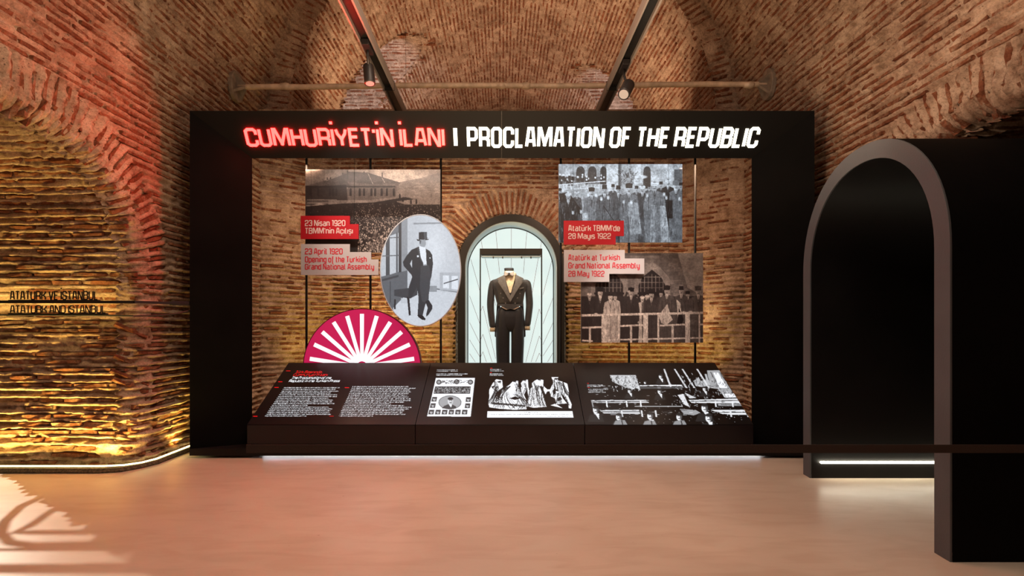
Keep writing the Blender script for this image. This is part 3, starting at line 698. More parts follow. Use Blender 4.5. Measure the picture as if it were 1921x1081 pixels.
# poster 2: delegates with raised hands in front of a colonnade
cv2 = Canvas(1044, 304, 1286, 460, base=.66)
for i in range(16): x = 1044+i*16; cv2.rect(x, 304, x+9, 352, .78 if i % 2 else .7, .6)
for x, w, h in ((1089,8,16),(1111,8,20),(1132,6,22),(1214,7,30)): cv2.rect(x-w, 322, x+w, 304+h+20, .12); cv2.ell(x, 322, w, 10, .2)
cv2.rect(1138,304,1160,360,.82); cv2.rect(1160,304,1166,350,.45); cv2.rect(1190,304,1202,345,.85); cv2.rect(1225,304,1262,345,.74); cv2.rect(1265,318,1280,345,.35)
cv2.rect(1048,332,1136,345,.25,.7)
for i in range(26): x = rn.uniform(1049, 1135); y = rn.uniform(327, 340); cv2.ell(x, y, 1.6, 2, .9); cv2.rect(x-2.4, y+2, x+2.4, y+9, .12)
cv2.line(1048,347,1136,340,1.6,.92); cv2.line(1048,356,1126,352,1.2,.88)
for i in range(13): x = 1050+i*6.6; cv2.line(x, 346, x+(2 if i % 2 else -1), 355, 1.2, .88)
for i in range(110): a = rn.uniform(0, 6.28); r = rn.uniform(0, 15); cv2.line(1178+r*cos(a)*1.3, 332+r*sin(a), 1178+r*cos(a)*1.5+rn.uniform(-3, 3), 330+r*sin(a)*1.1+rn.uniform(-4, 4), .8, .12, .9)
cv2.ell(1202,332,12,3.6,.9,soft=.2); cv2.rect(1198,334,1206,344,.8)
for x, y, s, c, h in ((1082,365,9,.3,'turban'),(1150,353,9,.3,'fez'),(1194,356,9,.3,'fez'),(1240,348,9,.25,'fez'),(1218,352,8,.3,'hair'),(1277,350,9,.3,'fez')): man(cv2, x, y, s, 450, c, h, .12)
man(cv2,1050,360,13,456,.30,'hair'); cv2.poly([(1048,364),(1066,360),(1092,395),(1088,402),(1056,404)],.09)
man(cv2,1066,370,12,456,.17,'turban',w=1.9); man(cv2,1110,362,12,456,.50,'kalpak',.08,w=1.7,shirt=.9); man(cv2,1134,358,13,456,.36,'fez',.08,w=1.6)
man(cv2,1160,358,12,456,.34,'fez',.1,w=1.6); man(cv2,1253,344,11,456,.14,'turban',w=1.6); man(cv2,1205,356,12,456,.27,'turban',w=1.6)
man(cv2,1180,356,14,456,.44,'kalpak',.07,w=1.8,shirt=.9); man(cv2,1228,351,14,456,.47,'turban',w=1.9,shirt=.55); man(cv2,1268,350,13,456,.42,'kalpak',.45,w=1.4)
cv2.poly([(1178,380),(1196,380),(1204,438),(1182,442)],.66); cv2.poly([(1238,386),(1248,386),(1258,455),(1240,455)],.62)
cv2.poly([(1221,385),(1229,385),(1230,455),(1219,455)],.6); cv2.rect(1252,376,1262,410,.08)
for x, y in ((1104,366),(1118,366),(1141,372),(1128,374),(1170,380),(1184,380),(1214,368),(1246,366),(1250,372),(1275,374),(1090,398),(1075,400),(1066,362),(1056,358)):
    cv2.ell(x, y, 2.3, 2.9, .86, .9, .3); [cv2.line(x+k, y-1, x+k*1.4, y-4.5, .7, .8) for k in (-1.4, 0, 1.4)]
cv2.line(1132,386,1152,415,1.2,.05)
cv2.line(1098,400,1102,455,9,.85,.6); cv2.ell(1197,425,26,22,.45,.4,.6)
for i in range(900):
    x = rn.uniform(1048, 1280); y = rn.uniform(368, 455); cv2.line(x, y, x+rn.uniform(-2, 2), y+rn.uniform(3, 14), rn.uniform(.4, 1.2), rn.choice((.1, .2, .35, .6, .75)), .35)
for i in range(500):
    x = rn.uniform(1048, 1280); y = rn.uniform(306, 368); cv2.line(x, y, x+rn.uniform(-3, 3), y+rn.uniform(-1, 4), rn.uniform(.4, 1.0), rn.choice((.15, .4, .8, .9)), .30)
cv2.grain(.22, 2.5); cv2.grain(.22, 8, 4); cv2.a = np.clip((cv2.a-.5)*1.25+.5, .02, 1)
# poster 3: men standing behind a white railing below two stone arches
cv3 = Canvas(1084, 468, 1326, 650, base=.40)
for j in range(16):
    for i in range(14): cv3.rect(1084+i*18+(j % 2)*9, 470+j*8, 1084+i*18+(j % 2)*9+17, 477+j*8, rn.uniform(.33, .5), .9)
cv3.poly([(1270,470),(1326,470),(1326,560),(1290,540)],.66,.75); cv3.rect(1084,470,1240,480,.2,.6)
for cx, w in ((1143,26),(1223,25)):
    cv3.poly([(cx-w-9,560),(cx-w-7,520),(cx-12,500),(cx,492),(cx+14,500),(cx+w+8,522),(cx+w+10,560)],.52)
    cv3.poly([(cx-w,560),(cx-w,535),(cx-w*.7,520),(cx,506),(cx+w*.7,520),(cx+w,535),(cx+w,560)],.10)
    for i in range(-3, 4): cv3.line(cx+i*7, 514+abs(i)*3, cx+i*7, 548, .9, .5)
    for y in (520, 530, 540): cv3.line(cx-w+2, y, cx+w-2, y, .9, .5)
    cv3.rect(cx-w-2,549,cx+w+2,553,.08)
cv3.rect(1084,556,1326,650,.13)
for x, y, s, hat, co in ((1106,556,9,'turban',.1),(1154,558,9,'fez',.7),(1193,560,9,'fez',.2),(1205,562,9,'turban',.75),(1214,560,9,'turban',.3),(1240,552,9,'kalpak',.2),(1290,554,9,'kalpak',.3)): man(cv3, x, y, s, 645, co, hat, .12)
man(cv3,1126,550,13,645,.12,'kalpak',.04,w=1.9); man(cv3,1145,558,12,645,.72,'kalpak',.08,w=1.5); man(cv3,1184,550,12,645,.15,'kalpak',.04,w=1.7)
man(cv3,1222,554,13,645,.20,'kalpak',.08,w=1.6); man(cv3,1251,547,13,645,.27,'kalpak',.10,w=1.6); man(cv3,1278,547,12,645,.26,'fez',.12,w=1.6); man(cv3,1310,548,13,645,.33,'kalpak',.3,w=1.6,shirt=.8)
cv3.line(1172,560,1177,548,4,.15); cv3.line(1177,548,1182,546,3,.7); cv3.poly([(1252,570),(1258,592),(1262,600),(1250,610),(1240,606),(1236,592)],.80)
cv3.poly([(1269,562),(1276,568),(1279,596),(1272,606)],.82); cv3.poly([(1274,578),(1283,600),(1276,614),(1270,606)],.07)
for a in ((1091,592,1320,587,4.2),(1092,615,1129,614,3.4),(1162,612,1206,610,3.4),(1238,611,1285,609,3.4),(1312,609,1320,609,3),(1092,639,1112,640,3),(1140,638,1320,634,3)): cv3.line(*a[:4], a[4], .86)
for x, w, y0 in ((1133,9,592),(1211,9,590),(1290,9,589),(1161,3,592),(1235,3,590),(1312,3,588),(1107,4,614),(1184,4,612),(1262,4,610)): cv3.rect(x-w/2, y0, x+w/2, 645, .84)
for x, y in ((1118,590),(1248,588),(1283,587),(1295,586),(1141,606),(1200,605)): cv3.ell(x, y, 4, 2.6, .78, 1, .2)
for i in range(700):
    x = rn.uniform(1092, 1318); y = rn.uniform(562, 640); cv3.line(x, y, x+rn.uniform(-2, 2), y+rn.uniform(3, 12), rn.uniform(.4, 1.0), rn.choice((.03, .08, .2, .35)), .35)
cv3.grain(.22, 2); cv3.grain(.25, 9, 2)
# oval: gentleman in top hat and tailcoat beside a chair
cv4 = Canvas(706, 396, 872, 620, base=.82)
z4 = lambda pts: [(700+x/4.806, 395+y/4.806) for x, y in pts]
def p4(pts, c, al=1.0): cv4.poly(z4(pts), c, al)
cv4.a = .80+.10*np.exp(-(((cv4.X-815)/25)**2+((cv4.Y-470)/60)**2))-.16*(cv4.Y > 545)*0
p4([(0,0),(310,0),(310,700),(0,1000)],.46); p4([(255,60),(320,60),(320,700),(255,720)],.60); p4([(365,112),(640,105),(640,120),(365,126)],.62)
p4([(310,60),(365,60),(365,112),(365,700),(310,700)],.80)
p4([(150,230),(230,200),(235,550),(150,580)],.80); p4([(60,320),(115,300),(120,590),(60,600)],.78); p4([(230,80),(255,80),(255,700),(230,700)],.22)
p4([(115,200),(150,180),(150,800),(115,820)],.30); 
for y in (238, 400): p4([(60,y+8),(235,y),(235,y+9),(60,y+17)],.40)
p4([(208,200),(222,200),(222,555),(208,560)],.35)
p4([(60,600),(310,540),(310,860),(200,900),(60,900)],.40); p4([(80,620),(230,580),(230,600),(80,640)],.28); p4([(150,640),(160,640),(160,830),(150,830)],.3)
p4([(180,880),(320,735),(560,735),(760,740),(800,1080),(200,1080)],.84); p4([(560,700),(790,735),(790,745),(560,712)],.45)
p4([(600,560),(780,560),(780,735),(600,715)],.74); p4([(628,585),(685,585),(685,705),(628,700)],.92); p4([(707,590),(765,590),(765,715),(707,708)],.92)
p4([(635,655),(765,615),(765,625),(635,664)],.25); p4([(505,680),(575,680),(575,735),(505,735)],.60); p4([(190,715),(400,690),(400,760),(330,795),(190,770)],.26)
p4([(190,800),(205,800),(202,890),(188,890)],.16); p4([(305,780),(325,780),(340,945),(322,948)],.12); p4([(250,790),(305,800),(305,840),(250,835)],.8)
p4([(413,196),(484,193),(488,262),(413,264)],.20); p4([(392,258),(430,268),(503,256),(500,264),(430,276),(398,274)],.14); p4([(455,196),(484,193),(488,258),(462,262)],.34)
p4([(418,268),(470,262),(476,290),(474,312),(460,335),(430,330),(417,300)],.66); p4([(418,268),(434,268),(430,300),(417,300)],.40)
p4([(413,320),(472,335),(480,490),(452,490),(430,440)],.95); p4([(455,338),(472,336),(470,350),(456,350)],.98)
p4([(413,325),(345,355),(300,410),(268,465),(275,500),(345,580),(352,600),(322,690),(316,790),(345,790),(395,690),(410,790),(400,950),(445,952),(470,850),(500,800),(510,640),(525,600),(540,480),(532,400),(510,365),(476,345),(482,490),(455,490),(430,430)],.21)
p4([(352,440),(332,480),(352,520)],.80); p4([(430,500),(500,490),(522,560),(510,700),(495,800),(470,830),(440,820),(420,700)],.27)
p4([(470,820),(500,805),(535,860),(532,890),(500,940),(480,958),(478,935),(492,880)],.17); p4([(402,940),(445,945),(472,975),(470,990),(440,985),(405,960)],.10)
p4([(395,405),(410,405),(412,420),(396,422)],.95); p4([(508,424),(518,424),(518,434),(508,434)],.95); p4([(450,488),(484,486),(484,496),(450,498)],.6)
p4([(405,330),(432,430),(455,480),(440,470),(415,420),(398,345)],.30)
cv4.grain(.05, 3); cv4.grain(.05, .8, 3)
# ------------------------------------------------------------------ black portal frame with the splayed sign board
ZF, ZB = 4.608, 4.816
OX0, OX1, OT = P(356, 0, ZF).x, P(1528, 0, ZF).x, P(0, 208, ZF).z
IX0, IX1, IT = P(473, 0, ZB).x, P(1410, 0, ZB).x, P(0, 297, ZB).z
fr_ = thing('exhibition_frame', 'huge matt black splayed portal frame carrying the lit title, standing before the brick niche', 'display frame')
PZ = .085
def jamb(xo, xi):
    s = 1 if xo > 0 else -1; b = MB(); lo = PZ
    b.add([(xo, ZF, lo), (xi, ZB, lo), (s*2.62, 5.25, lo), (xo, 5.25, lo), (xo, ZF, OT), (xi, ZB, IT), (s*2.62, 5.25, 2.95), (xo, 5.25, OT)],
          [(0,1,5,4), (1,2,6,5), (2,3,7,6), (3,0,4,7), (0,3,2,1), (4,5,6,7)])
    return b
jamb(OX0, IX0).build('jamb', M_BLACK, fr_); jamb(OX1, IX1).build('jamb', M_BLACK, fr_)
hb = MB(); hb.add([(OX0, ZF, OT), (OX1, ZF, OT), (IX1, ZB, IT), (IX0, ZB, IT), (OX0, 5.0, OT), (OX1, 5.0, OT), (2.5, 5.0, 2.88), (-2.5, 5.0, 2.88)],
    [(0,3,2,1), (4,5,6,7), (0,1,5,4), (3,7,6,2), (0,4,7,3), (1,2,6,5)])
hb.build('header', M_BOARD, fr_)
MB().box((OX0, 5.0, 3.083), (OX1, 5.74, OT-.004)).build('top_panel', M_BLACK, fr_)
MB().box((OX0, ZF-.004, .024), (OX1, 5.30, PZ)).build('plinth', M_BLACK2, fr_)
seam = MB(); c = P(941, 297, ZB-.001); t_ = P(941, 208, ZF-.001); seam.bar((c.x, c.y, c.z), (t_.x, t_.y, t_.z), .004, .003); seam.build('panel_joint', M_STEEL, fr_)
# slanted plane of the sign board
A0 = Vector((0, ZF, OT)); A1 = Vector((0, ZB, IT)); EY = (A0-A1).normalized(); EX = Vector((1, 0, 0)); EN = EX.cross(EY).normalized()
if EN.y > 0: EN = -EN
def onsign(u, v):
    d = Vector(((u-CX)/F, 1, -(v-CY)/F)); o = Vector((0, 0, EYE)); t = (A0-o).dot(EN)/d.dot(EN); return o+d*t
def sign_text(text, u0, u1, vt, vb, thing_, mt, t, cw):
    a = onsign(u0, vb); b = onsign(u1, vb); c = onsign(u0, vt); cap = (c-a).dot(EY)
    a0 = onsign(u0, (vt+vb)/2); b0 = onsign(u1, (vt+vb)/2); w = b0.x-a0.x; O = Vector((a0.x, a.y, a.z))+EN*.005
    letters(text, O, EX, EY, EN, w, cap, t, .006, mt, thing_, cw=cw)
M_SRED = glow('red_led_letter', (1.0, .25, .25), 1.0); M_SWHT = glow('white_led_letter', (1.0, .96, .82), 1.0)
M_SRED.node_tree.nodes['Principled BSDF'].inputs['Emission Color'].default_value = (1.0, .0030, .0027, 1); M_SRED.node_tree.nodes['Principled BSDF'].inputs['Emission Strength'].default_value = 95
M_SWHT.node_tree.nodes['Principled BSDF'].inputs['Emission Color'].default_value = (1.0, .93, .70, 1); M_SWHT.node_tree.nodes['Principled BSDF'].inputs['Emission Strength'].default_value = 3.5
s1 = thing('illuminated_lettering', 'glowing red title letters reading CUMHURİYET’İN İLANI on the black frame header', 'sign', P(648, 277, 4.7))
s2 = thing('illuminated_lettering', 'glowing white title letters reading PROCLAMATION OF THE REPUBLIC on the frame header', 'sign', P(1150, 277, 4.7))
sign_text("CUMHURİYET'İN İLANI", 461, 834, 240, 275, s1, M_SRED, .155, .56)
sign_text('|', 851, 858, 237, 276, s2, M_SWHT, .16, .5)
sign_text('PROCLAMATION OF THE REPUBLIC', 876, 1423, 238, 277, s2, M_SWHT, .150, .56)
# led strip under the plinth
def led(name, pts, r, mt, label, cat='light strip'):
    o = MB().tube(pts, r, 6).build(name, mt); tag(o, label, cat); return o
M_LEDC = glow('cool_led', (.78, .86, 1.0), 14); M_LEDY = glow('yellow_led', (1.0, .84, .36), 7); M_LEDW = glow('warm_white_led', (1.0, .93, .72), 22)
led('led_strip', [(P(490, 0, 4.64).x, ZF+.07, .026), (P(1430, 0, 4.64).x, ZF+.07, .026)], .006, M_LEDC, 'cool white light strip glowing beneath the black plinth of the portal frame')
# ------------------------------------------------------------------ wall base light strips and their gravel channel
yy = AY+AR+.0
path = [(-4.5, 4.19, .045), (-3.26, 4.19, .045), (-3.12, 4.22, .045), (-3.03, 4.30, .045), (-2.985, 4.42, .045), (-2.985, 5.2, .045)]
led('led_strip', path, .0065, M_LEDY, 'warm yellow light strip running along the foot of the left brick wall')
b = MB(); b.tube([(x, y-.035 if x < -3.1 else y, .012) for x, y, z in path], .028, 6); 
M_CHN = mat('channel_dark_gravel', (.10, .085, .05), .9, noise=.6, nscale=60, bump=1, bscale=120)
tag(b.build('gravel_channel', M_CHN), 'dark gravel channel below the yellow light strip along the left wall', 'gravel channel', kind='stuff')
rr = random.Random(4)
for sx in (-1, 1):
    led('led_strip', [(sx*2.4, 6.62, .25), (sx*2.3, 6.76, .25), (sx*1.0, 6.82, .25)], .011, M_LEDY,
        'yellow light strip behind the console at the back wall foot, %s the suit showcase' % ('left of' if sx < 0 else 'right of'))
# ------------------------------------------------------------------ exhibit text rail on the left wall
M_INK = mat('black_cut_metal', (.012, .010, .008), .5)
r1 = thing('text_rail', 'black rail carrying the cut-out letters ATATÜRK VE İSTANBUL before the glowing brick', 'lettered rail', P(60, 566, 4.12))
r2 = thing('text_rail', 'thin black rail carrying the cut-out letters ATATURK AND ISTANBUL, bending up to the frame', 'lettered rail', P(60, 590, 4.12))
zr = 4.12
MB().bar(P(-260, 566, zr), P(250, 567, zr), .022, .03, (0,1,0)).bar(P(250, 567, zr), P(372, 570, 4.72), .020, .03, (0,1,0)).build('rail', M_INK, r1)
MB().bar(P(320, 569, 4.45), P(372, 569, 4.72), .034, .03, (0,1,0)).build('rail_bracket', M_INK, r1)
MB().tube([P(-260, 590.5, zr), P(180, 591.5, zr), P(250, 593, zr), P(300, 592, 4.35), P(330, 589, 4.5), P(372, 579, 4.72)], .0075, 6).build('rail', M_INK, r2)
for par, txt, u1, vt, vb in ((r1, 'ATATÜRK VE İSTANBUL', 184, 546, 563), (r2, 'ATATURK AND ISTANBUL', 199, 573, 588)):
    a = P(19, vb, zr); letters(txt, a, (1,0,0), (0,0,1), (0,-1,0), (u1-19)*zr/F, (vb-vt)*zr/F, .125, .003, M_INK, par, cw=.50)
    MB().bar(P(18, vb+1, zr), P(u1+2, vb+1, zr), .010, .026).build('letter_base', M_INK, par)
led('led_strip', [(-4.2, 4.145, P(0, 566.5, 4.145).z), (-3.30, 4.145, P(0, 566.5, 4.145).z)], .005, glow('rail_led', (1.0, .78, .22), 9), 'yellow light strip behind the lettered rails on the left wall')

# ------------------------------------------------------------------ suspension poles, posters and captions
ZPOLE = 5.68
for u, w in ((575, 'left edge of the building photograph'), (695, 'middle of the building photograph'), (827, 'right edge of the building photograph'),
          (1052, 'left edge of the raised-hands photograph'), (1180, 'middle of the raised-hands photograph'), (1304, 'right side of the railing photograph')):
    a = P(u, 297, ZPOLE); b = MB(); b.tube([(a.x, a.y, 3.08), (a.x, a.y, .06)], .0125, 10); pl = b.build('hanging_pole', M_STEEL, None, smooth=True)
    tag(pl, 'thin black upright pole behind the ' + w, 'pole', 'poles carrying the photographs')
    MB().box((a.x-.03, a.y-.03, 3.074), (a.x+.03, a.y+.03, 3.083)).build('ceiling_cup', M_STEEL, pl)
M_EDGE = mat('panel_edge', (.25, .24, .23), .5); M_EDGB = mat('lightbox_edge', (.55, .6, .68), .4)
def poster(label, u0, v0, u1, v1, z, cv, tint, mt, edge, th=.02):
    t = thing('photo_panel', label, 'photograph', P((u0+u1)/2, v1, z))
    a = P(u0, v0, z); b_ = P(u1, v1, z); MB().box((a.x, z, b_.z), (b_.x, z+th, a.z)).build('panel', edge, t)
    print_surface('print', [P(u0, v0, z-.0015), P(u1, v0, z-.0015), P(u1, v1, z-.0015), P(u0, v1, z-.0015)], cv, tint, mt, t)
    for u in (u0+(u1-u0)*.18, u0+(u1-u0)*.72):
        q = P(u, v0, z); MB().tube([(q.x, z+.008, q.z-.01), (q.x, z+.008, 3.085)], .0012, 4).build('hanging_wire', M_STEEL, t)
    return t
SEP = ((.07, .045, .05), (.86, .80, .76)); BLU = ((.02, .035, .05), (.90, .95, 1.0))
M_PR = print_mat('sepia_photo_print', 0, .35); M_PB = print_mat('backlit_photo_print', .92, .5, base=.015); M_PO = print_mat('backlit_oval_print', 1.05, .5, base=.015)
poster('sepia photograph of a long hipped-roof building above a huge crowd, hanging on the left', 573, 318, 826, 474, 5.62, cv1, SEP, M_PR, M_EDGE)
poster('backlit grey photograph of robed and hatted men with raised hands, upper right of the showcase', 1048, 308, 1280, 455, 5.62, cv2, BLU, M_PB, M_EDGB)
poster('sepia photograph of men in tall hats behind a white railing, lower right of the showcase', 1090, 475, 1319, 643, 5.56, cv3, SEP, M_PR, M_EDGE)
# oval light box
ov = thing('oval_lightbox', 'glowing oval light box with a standing gentleman in top hat and tailcoat', 'light box', P(788, 612, 5.5))
zo = 5.48; cx, cy, rx, ry = 789, 507.5, 75.5, 104.5
ring_ = [(cx+rx*cos(2*pi*i/96), cy+ry*sin(2*pi*i/96)) for i in range(96)]
MB().prism(ring_, lambda p: P(p[0], p[1], zo+.002), lambda p: P(p[0], p[1], zo+.002)+Vector((0, .07, 0))).build('box', M_EDGB, ov)
print_surface('print', [P(cx-rx, cy-ry, zo), P(cx+rx, cy-ry, zo), P(cx+rx, cy+ry, zo), P(cx-rx, cy+ry, zo)], cv4, ((.0, .02, .04), (.93, .96, 1.0)), M_PO, ov,
              shape=lambda u, v: ((u-cx)/(rx-.6))**2+((v-cy)/(ry-.6))**2 < 1)
rb_ = MB(); rb_.tube([P(x, y, zo) for x, y in ring_]+[P(*ring_[0], zo)], .006, 6, False); rb_.build('rim', M_EDGB, ov)
MB().tube([(P(cx+20, 0, zo).x, zo+.07, 2.0), (P(cx+20, 0, zo).x, ZPOLE-.01, 2.0)], .012, 6).build('bracket', M_STEEL, ov)
# captions: stepped plates
def caption(name, outline, rows, z, mt, tm, label, clips):
    t = thing(name, label, 'caption plate', P(outline[0][0], outline[-1][1], z))
    MB().prism(outline, lambda p: P(p[0], p[1], z), lambda p: P(p[0], p[1], z)+Vector((0, .016, 0))).build('plate', mt, t)
    for txt, x0, x1, vt, vb in rows:
        a = P(x0, vb, z-.0005); letters(txt, a, (1,0,0), (0,0,1), (0,-1,0), (x1-x0)*z/F, (vb-vt)*z/F, .15, .0015, tm, t, name='lettering', joined=True, cw=.52)
    for (u, v) in clips:
        q = P(u, v, z); MB().box((q.x-.006, z+.002, q.z-.004), (q.x+.006, z+.012, q.z+.012)).build('clip', M_STEEL, t)
        MB().tube([(q.x, z+.007, q.z), (q.x, z+.007, 3.085)], .001, 4).build('hanging_wire', M_STEEL, t)
M_RED = mat('red_caption_plate', (.42, .008, .016), .5, spec=.3); M_WHT = mat('white_caption_plate', (.52, .47, .48), .5)
M_TW = mat('pale_lettering', (.66, .48, .45), .5); M_TR = mat('red_lettering', (.58, .02, .04), .5)
ZC = 5.50
caption('caption_plate', [(564,405),(656,405),(656,420.5),(672.5,420.5),(672.5,448.5),(564,448.5)], [('23 Nisan 1920', 572, 648, 413, 424.5), ("TBMM'nin Açılışı", 572, 662, 427.5, 439)], ZC, M_RED, M_TW,
        'red stepped caption plate reading 23 Nisan 1920 TBMM’nin Açılışı', ((583,405),(664,420)))
caption('caption_plate', [(564.5,458),(656,458),(656,473),(696,473),(696,487),(710,487),(710,516),(564.5,516)],
        [('23 April 1920', 572, 643, 466, 477.5), ('Opening of the Turkish', 572, 688, 481, 492.5), ('Grand National Assembly', 572, 702, 495, 506)], ZC, M_WHT, M_TR,
        'white stepped caption plate about the Opening of the Turkish Grand National Assembly, 23 April 1920', ((583,458),(665,473)))
caption('caption_plate', [(1057.5,414),(1170.5,414),(1170.5,443),(1155,443),(1155,459),(1057.5,459)], [('Atatürk TBMM\'de', 1066, 1163, 422.5, 434), ('28 Mayıs 1922', 1066, 1146, 437.5, 448.5)], ZC, M_RED, M_TW,
        'red stepped caption plate dated 28 Mayıs 1922 over the raised-hands photograph', ((1075,414),(1163,414)))
caption('caption_plate', [(1058,469),(1172,469),(1172,485),(1208.7,485),(1208.7,514),(1143,514),(1143,529),(1058,529)],
        [('Atatürk at Turkish', 1066, 1163, 477.5, 489), ('Grand National Assembly', 1066, 1200, 492.5, 504), ('28 May 1922', 1066, 1134, 508, 519)], ZC, M_WHT, M_TR,
        'white stepped caption plate dated 28 May 1922 at the top left of the railing photograph', ((1076,469),(1162,469)))
# fan light box
fb = thing('fan_lightbox', 'half-round crimson light box with white rays fanning out, standing behind the console', 'light box', P(679, 690, 5.66))
zf = 5.62; fc = (679, 690); R = 111
half = [(fc[0]+R*cos(pi*i/48), fc[1]-R*sin(pi*i/48)) for i in range(49)]
half = [(x, y) for x, y in half]+[(fc[0]-R, 700), (fc[0]+R, 700)]
M_FAN = glow('crimson_backlit_film', (.46, .010, .075), 1.0); M_RAY = glow('white_backlit_film', (.90, .90, .95), 1.0)
MB().prism(half, lambda p: P(p[0], p[1], zf), lambda p: P(p[0], p[1], zf)+Vector((0, .08, 0))).build('box', mat('fan_box_edge', (.12, .01, .03), .4), fb)
h2 = [(fc[0]+(R-1.5)*cos(pi*i/48), fc[1]-(R-1.5)*sin(pi*i/48)) for i in range(49)]+[(fc[0]-R+1.5, 699), (fc[0]+R-1.5, 699)]
MB().prism(h2, lambda p: P(p[0], p[1], zf-.004), lambda p: P(p[0], p[1], zf-.001)).build('face', M_FAN, fb)
for i in range(11):
    a = pi*(.5+(i-5)*.0905) if True else 0
    d = (cos(a), -sin(a)); n = (sin(a), cos(a)); r0, r1_, w0, w1 = 10, 99, 3.2, 3.9
    q = [(fc[0]+d[0]*r0-n[0]*w0, 688+d[1]*r0-n[1]*w0), (fc[0]+d[0]*r1_-n[0]*w1, 688+d[1]*r1_-n[1]*w1), (fc[0]+d[0]*r1_+n[0]*w1, 688+d[1]*r1_+n[1]*w1), (fc[0]+d[0]*r0+n[0]*w0, 688+d[1]*r0+n[1]*w0)]
    MB().prism(q, lambda p: P(p[0], p[1], zf-.0075), lambda p: P(p[0], p[1], zf-.004)).build('ray', M_RAY, fb)

# ------------------------------------------------------------------ console: three slanted sections
CZ0, CZ1 = 4.655, 5.54
def pan(u, v):   # point on the slanted top seen at pixel u, v
    a = P(942, 797, CZ0); b = P(942, 681, CZ1); d = Vector(((u-CX)/F, 1, -(v-CY)/F)); n = (b-a).cross(Vector((1,0,0))); o = Vector((0, 0, EYE)); return o+d*((a-o).dot(n)/d.dot(n))
cc = Canvas(455, 676, 1425, 802, k=3, base=0.0)
def rows(x0, y0, x1, y1, n, dx, ragged, sd):
    r = random.Random(sd)
    for i in range(n):
        y = y0+(y1-y0)*(i+.5)/n; xs = x0+dx*(y-y0)/(y1-y0); xe = x1+dx*.62*(y-y0)/(y1-y0)-r.uniform(0, ragged); 
        if i == n-1 or i == n*6//10: xe = xs+(xe-xs)*r.uniform(.35, .7)
        x = xs
        while x < xe:
            w = r.uniform(2.5, 8.5); xx = x
            while xx < x+w: cc.rect(xx, y-1.05+r.uniform(0, .3), xx+r.uniform(.5, .95), y+r.uniform(.5, .95), r.uniform(.75, 1), .95); xx += 1.05
            x += w+1.0
def ctext(txt, x0, x1, vt, vb, red, shear, val=1.0, t=.17):
    cw = fit_cw(txt, (x1-x0)/(vb-vt), t); lay, w = layout(txt, 1, .42, t, cw); kx = (x1-x0)/w; h = vb-vt
    for ch, qs in lay:
        for q in qs: cc.poly([(x0+p[0]*kx+shear*p[1]*h, vb-p[1]*h) for p in q], val, 1.0, red)
ctext('Türk Basınında', 553, 602, 695.5, 700.6, 1.0, .7); ctext("Cumhuriyet'in İlanı", 549, 613, 701, 706, 1.0, .7)
ctext('The Proclamation of the', 546, 620, 706.6, 711.5, 0, .7); ctext('Republic in the Turkish Press', 541, 636, 712.3, 717.2, 0, .7)
rows(534, 726, 640, 782.5, 17, -38, 16, 1); rows(662, 724, 778, 782.5, 18, -27, 14, 2)
for x, y in ((537,695.4),(522,716),(515,726.6),(475,780.6),(647,727),(618,780.4)): cc.rect(x, y, x+8, y+1.2, 0, 1, 1.0)
def tiny(x0, y0, x1, n, sd):
    r = random.Random(sd)
    for i in range(n):
        xe = x1-r.uniform(0, 14); x = x0
        while x < xe: cc.rect(x, y0+i*2.6, x+r.uniform(.6, 1.6), y0+i*2.6+1.5, .85, .9); x += 1.7
tiny(820, 693.4, 862, 2, 3); tiny(818.5, 701, 880, 2, 4); tiny(920, 692.8, 948, 2, 5); tiny(919, 701, 953, 2, 6); tiny(1102, 722, 1135, 2, 7); tiny(1104, 730, 1144, 3, 8)
for x, y in ((920,690.5),(919.5,698.7),(1101.5,719),(1103,727)): cc.rect(x, y, x+3.4, y+1, 0, 1, 1.0)
# newspaper page
z5 = lambda x, y: (770+x/5.406, 670+y/5.406)
def q5(pts, c, al=1.0): cc.poly([z5(x, y) for x, y in pts], c, al)
q5([(258,212),(653,212),(610,605),(168,602)], .93)
def pg(s, t):   # page coordinates 0..1
    return z5(258+(653-258)*s+(168-258)*t+((610-168)-(653-258))*s*t*1.0, 212+392*t)
def pq(s0, t0, s1, t1, c, al=1.0): cc.poly([pg(s0, t0), pg(s1, t0), pg(s1, t1), pg(s0, t1)], c, al)
pq(.03, .22, .92, .41, .16); r_ = random.Random(8)
for i in range(260): s, t = r_.uniform(.05, .9), r_.uniform(.24, .39); x, y = pg(s, t); cc.ell(x, y, .8, .9, r_.uniform(.3, .8), .8)
for s, t in ((.10,.11),(.55,.10),(.90,.11)): x, y = pg(s, t); cc.ell(x, y, 5, 4.6, .25); cc.ell(x, y, 3, 2.8, .6)
for i in range(70): s, t = r_.uniform(.17, .83), r_.uniform(.06, .15); x, y = pg(s, t); cc.line(x, y, x+r_.uniform(-4, 4), y+r_.uniform(-1.5, 1.5), .8, .15)
x, y = pg(.47, .635); cc.ell(x, y, 21.5, 13, .2); cc.ell(x, y, 20.5, 12.2, .62)
cc.poly([(x-15, y+11), (x-11, y+6.5), (x-4, y+3.6), (x+5, y+4), (x+12, y+8), (x+10, y+11.6), (x, y+12.6)], .25); head(cc, x+1, y-2.4, 14, 'hair', .85); cc.poly([(x-2,y+4),(x+4,y+4),(x+2,y+10)],.9)
for s, t in [(.08,.55),(.08,.715)]+[(.90,.56),(.90,.72)]+[(.075+.155*i, .885) for i in range(6)]:
    pq(s-.06, t-.06, s+.06, t+.06, .22); x, y = pg(s, t); head(cc, x, y, 6.5, 'hair', .8)
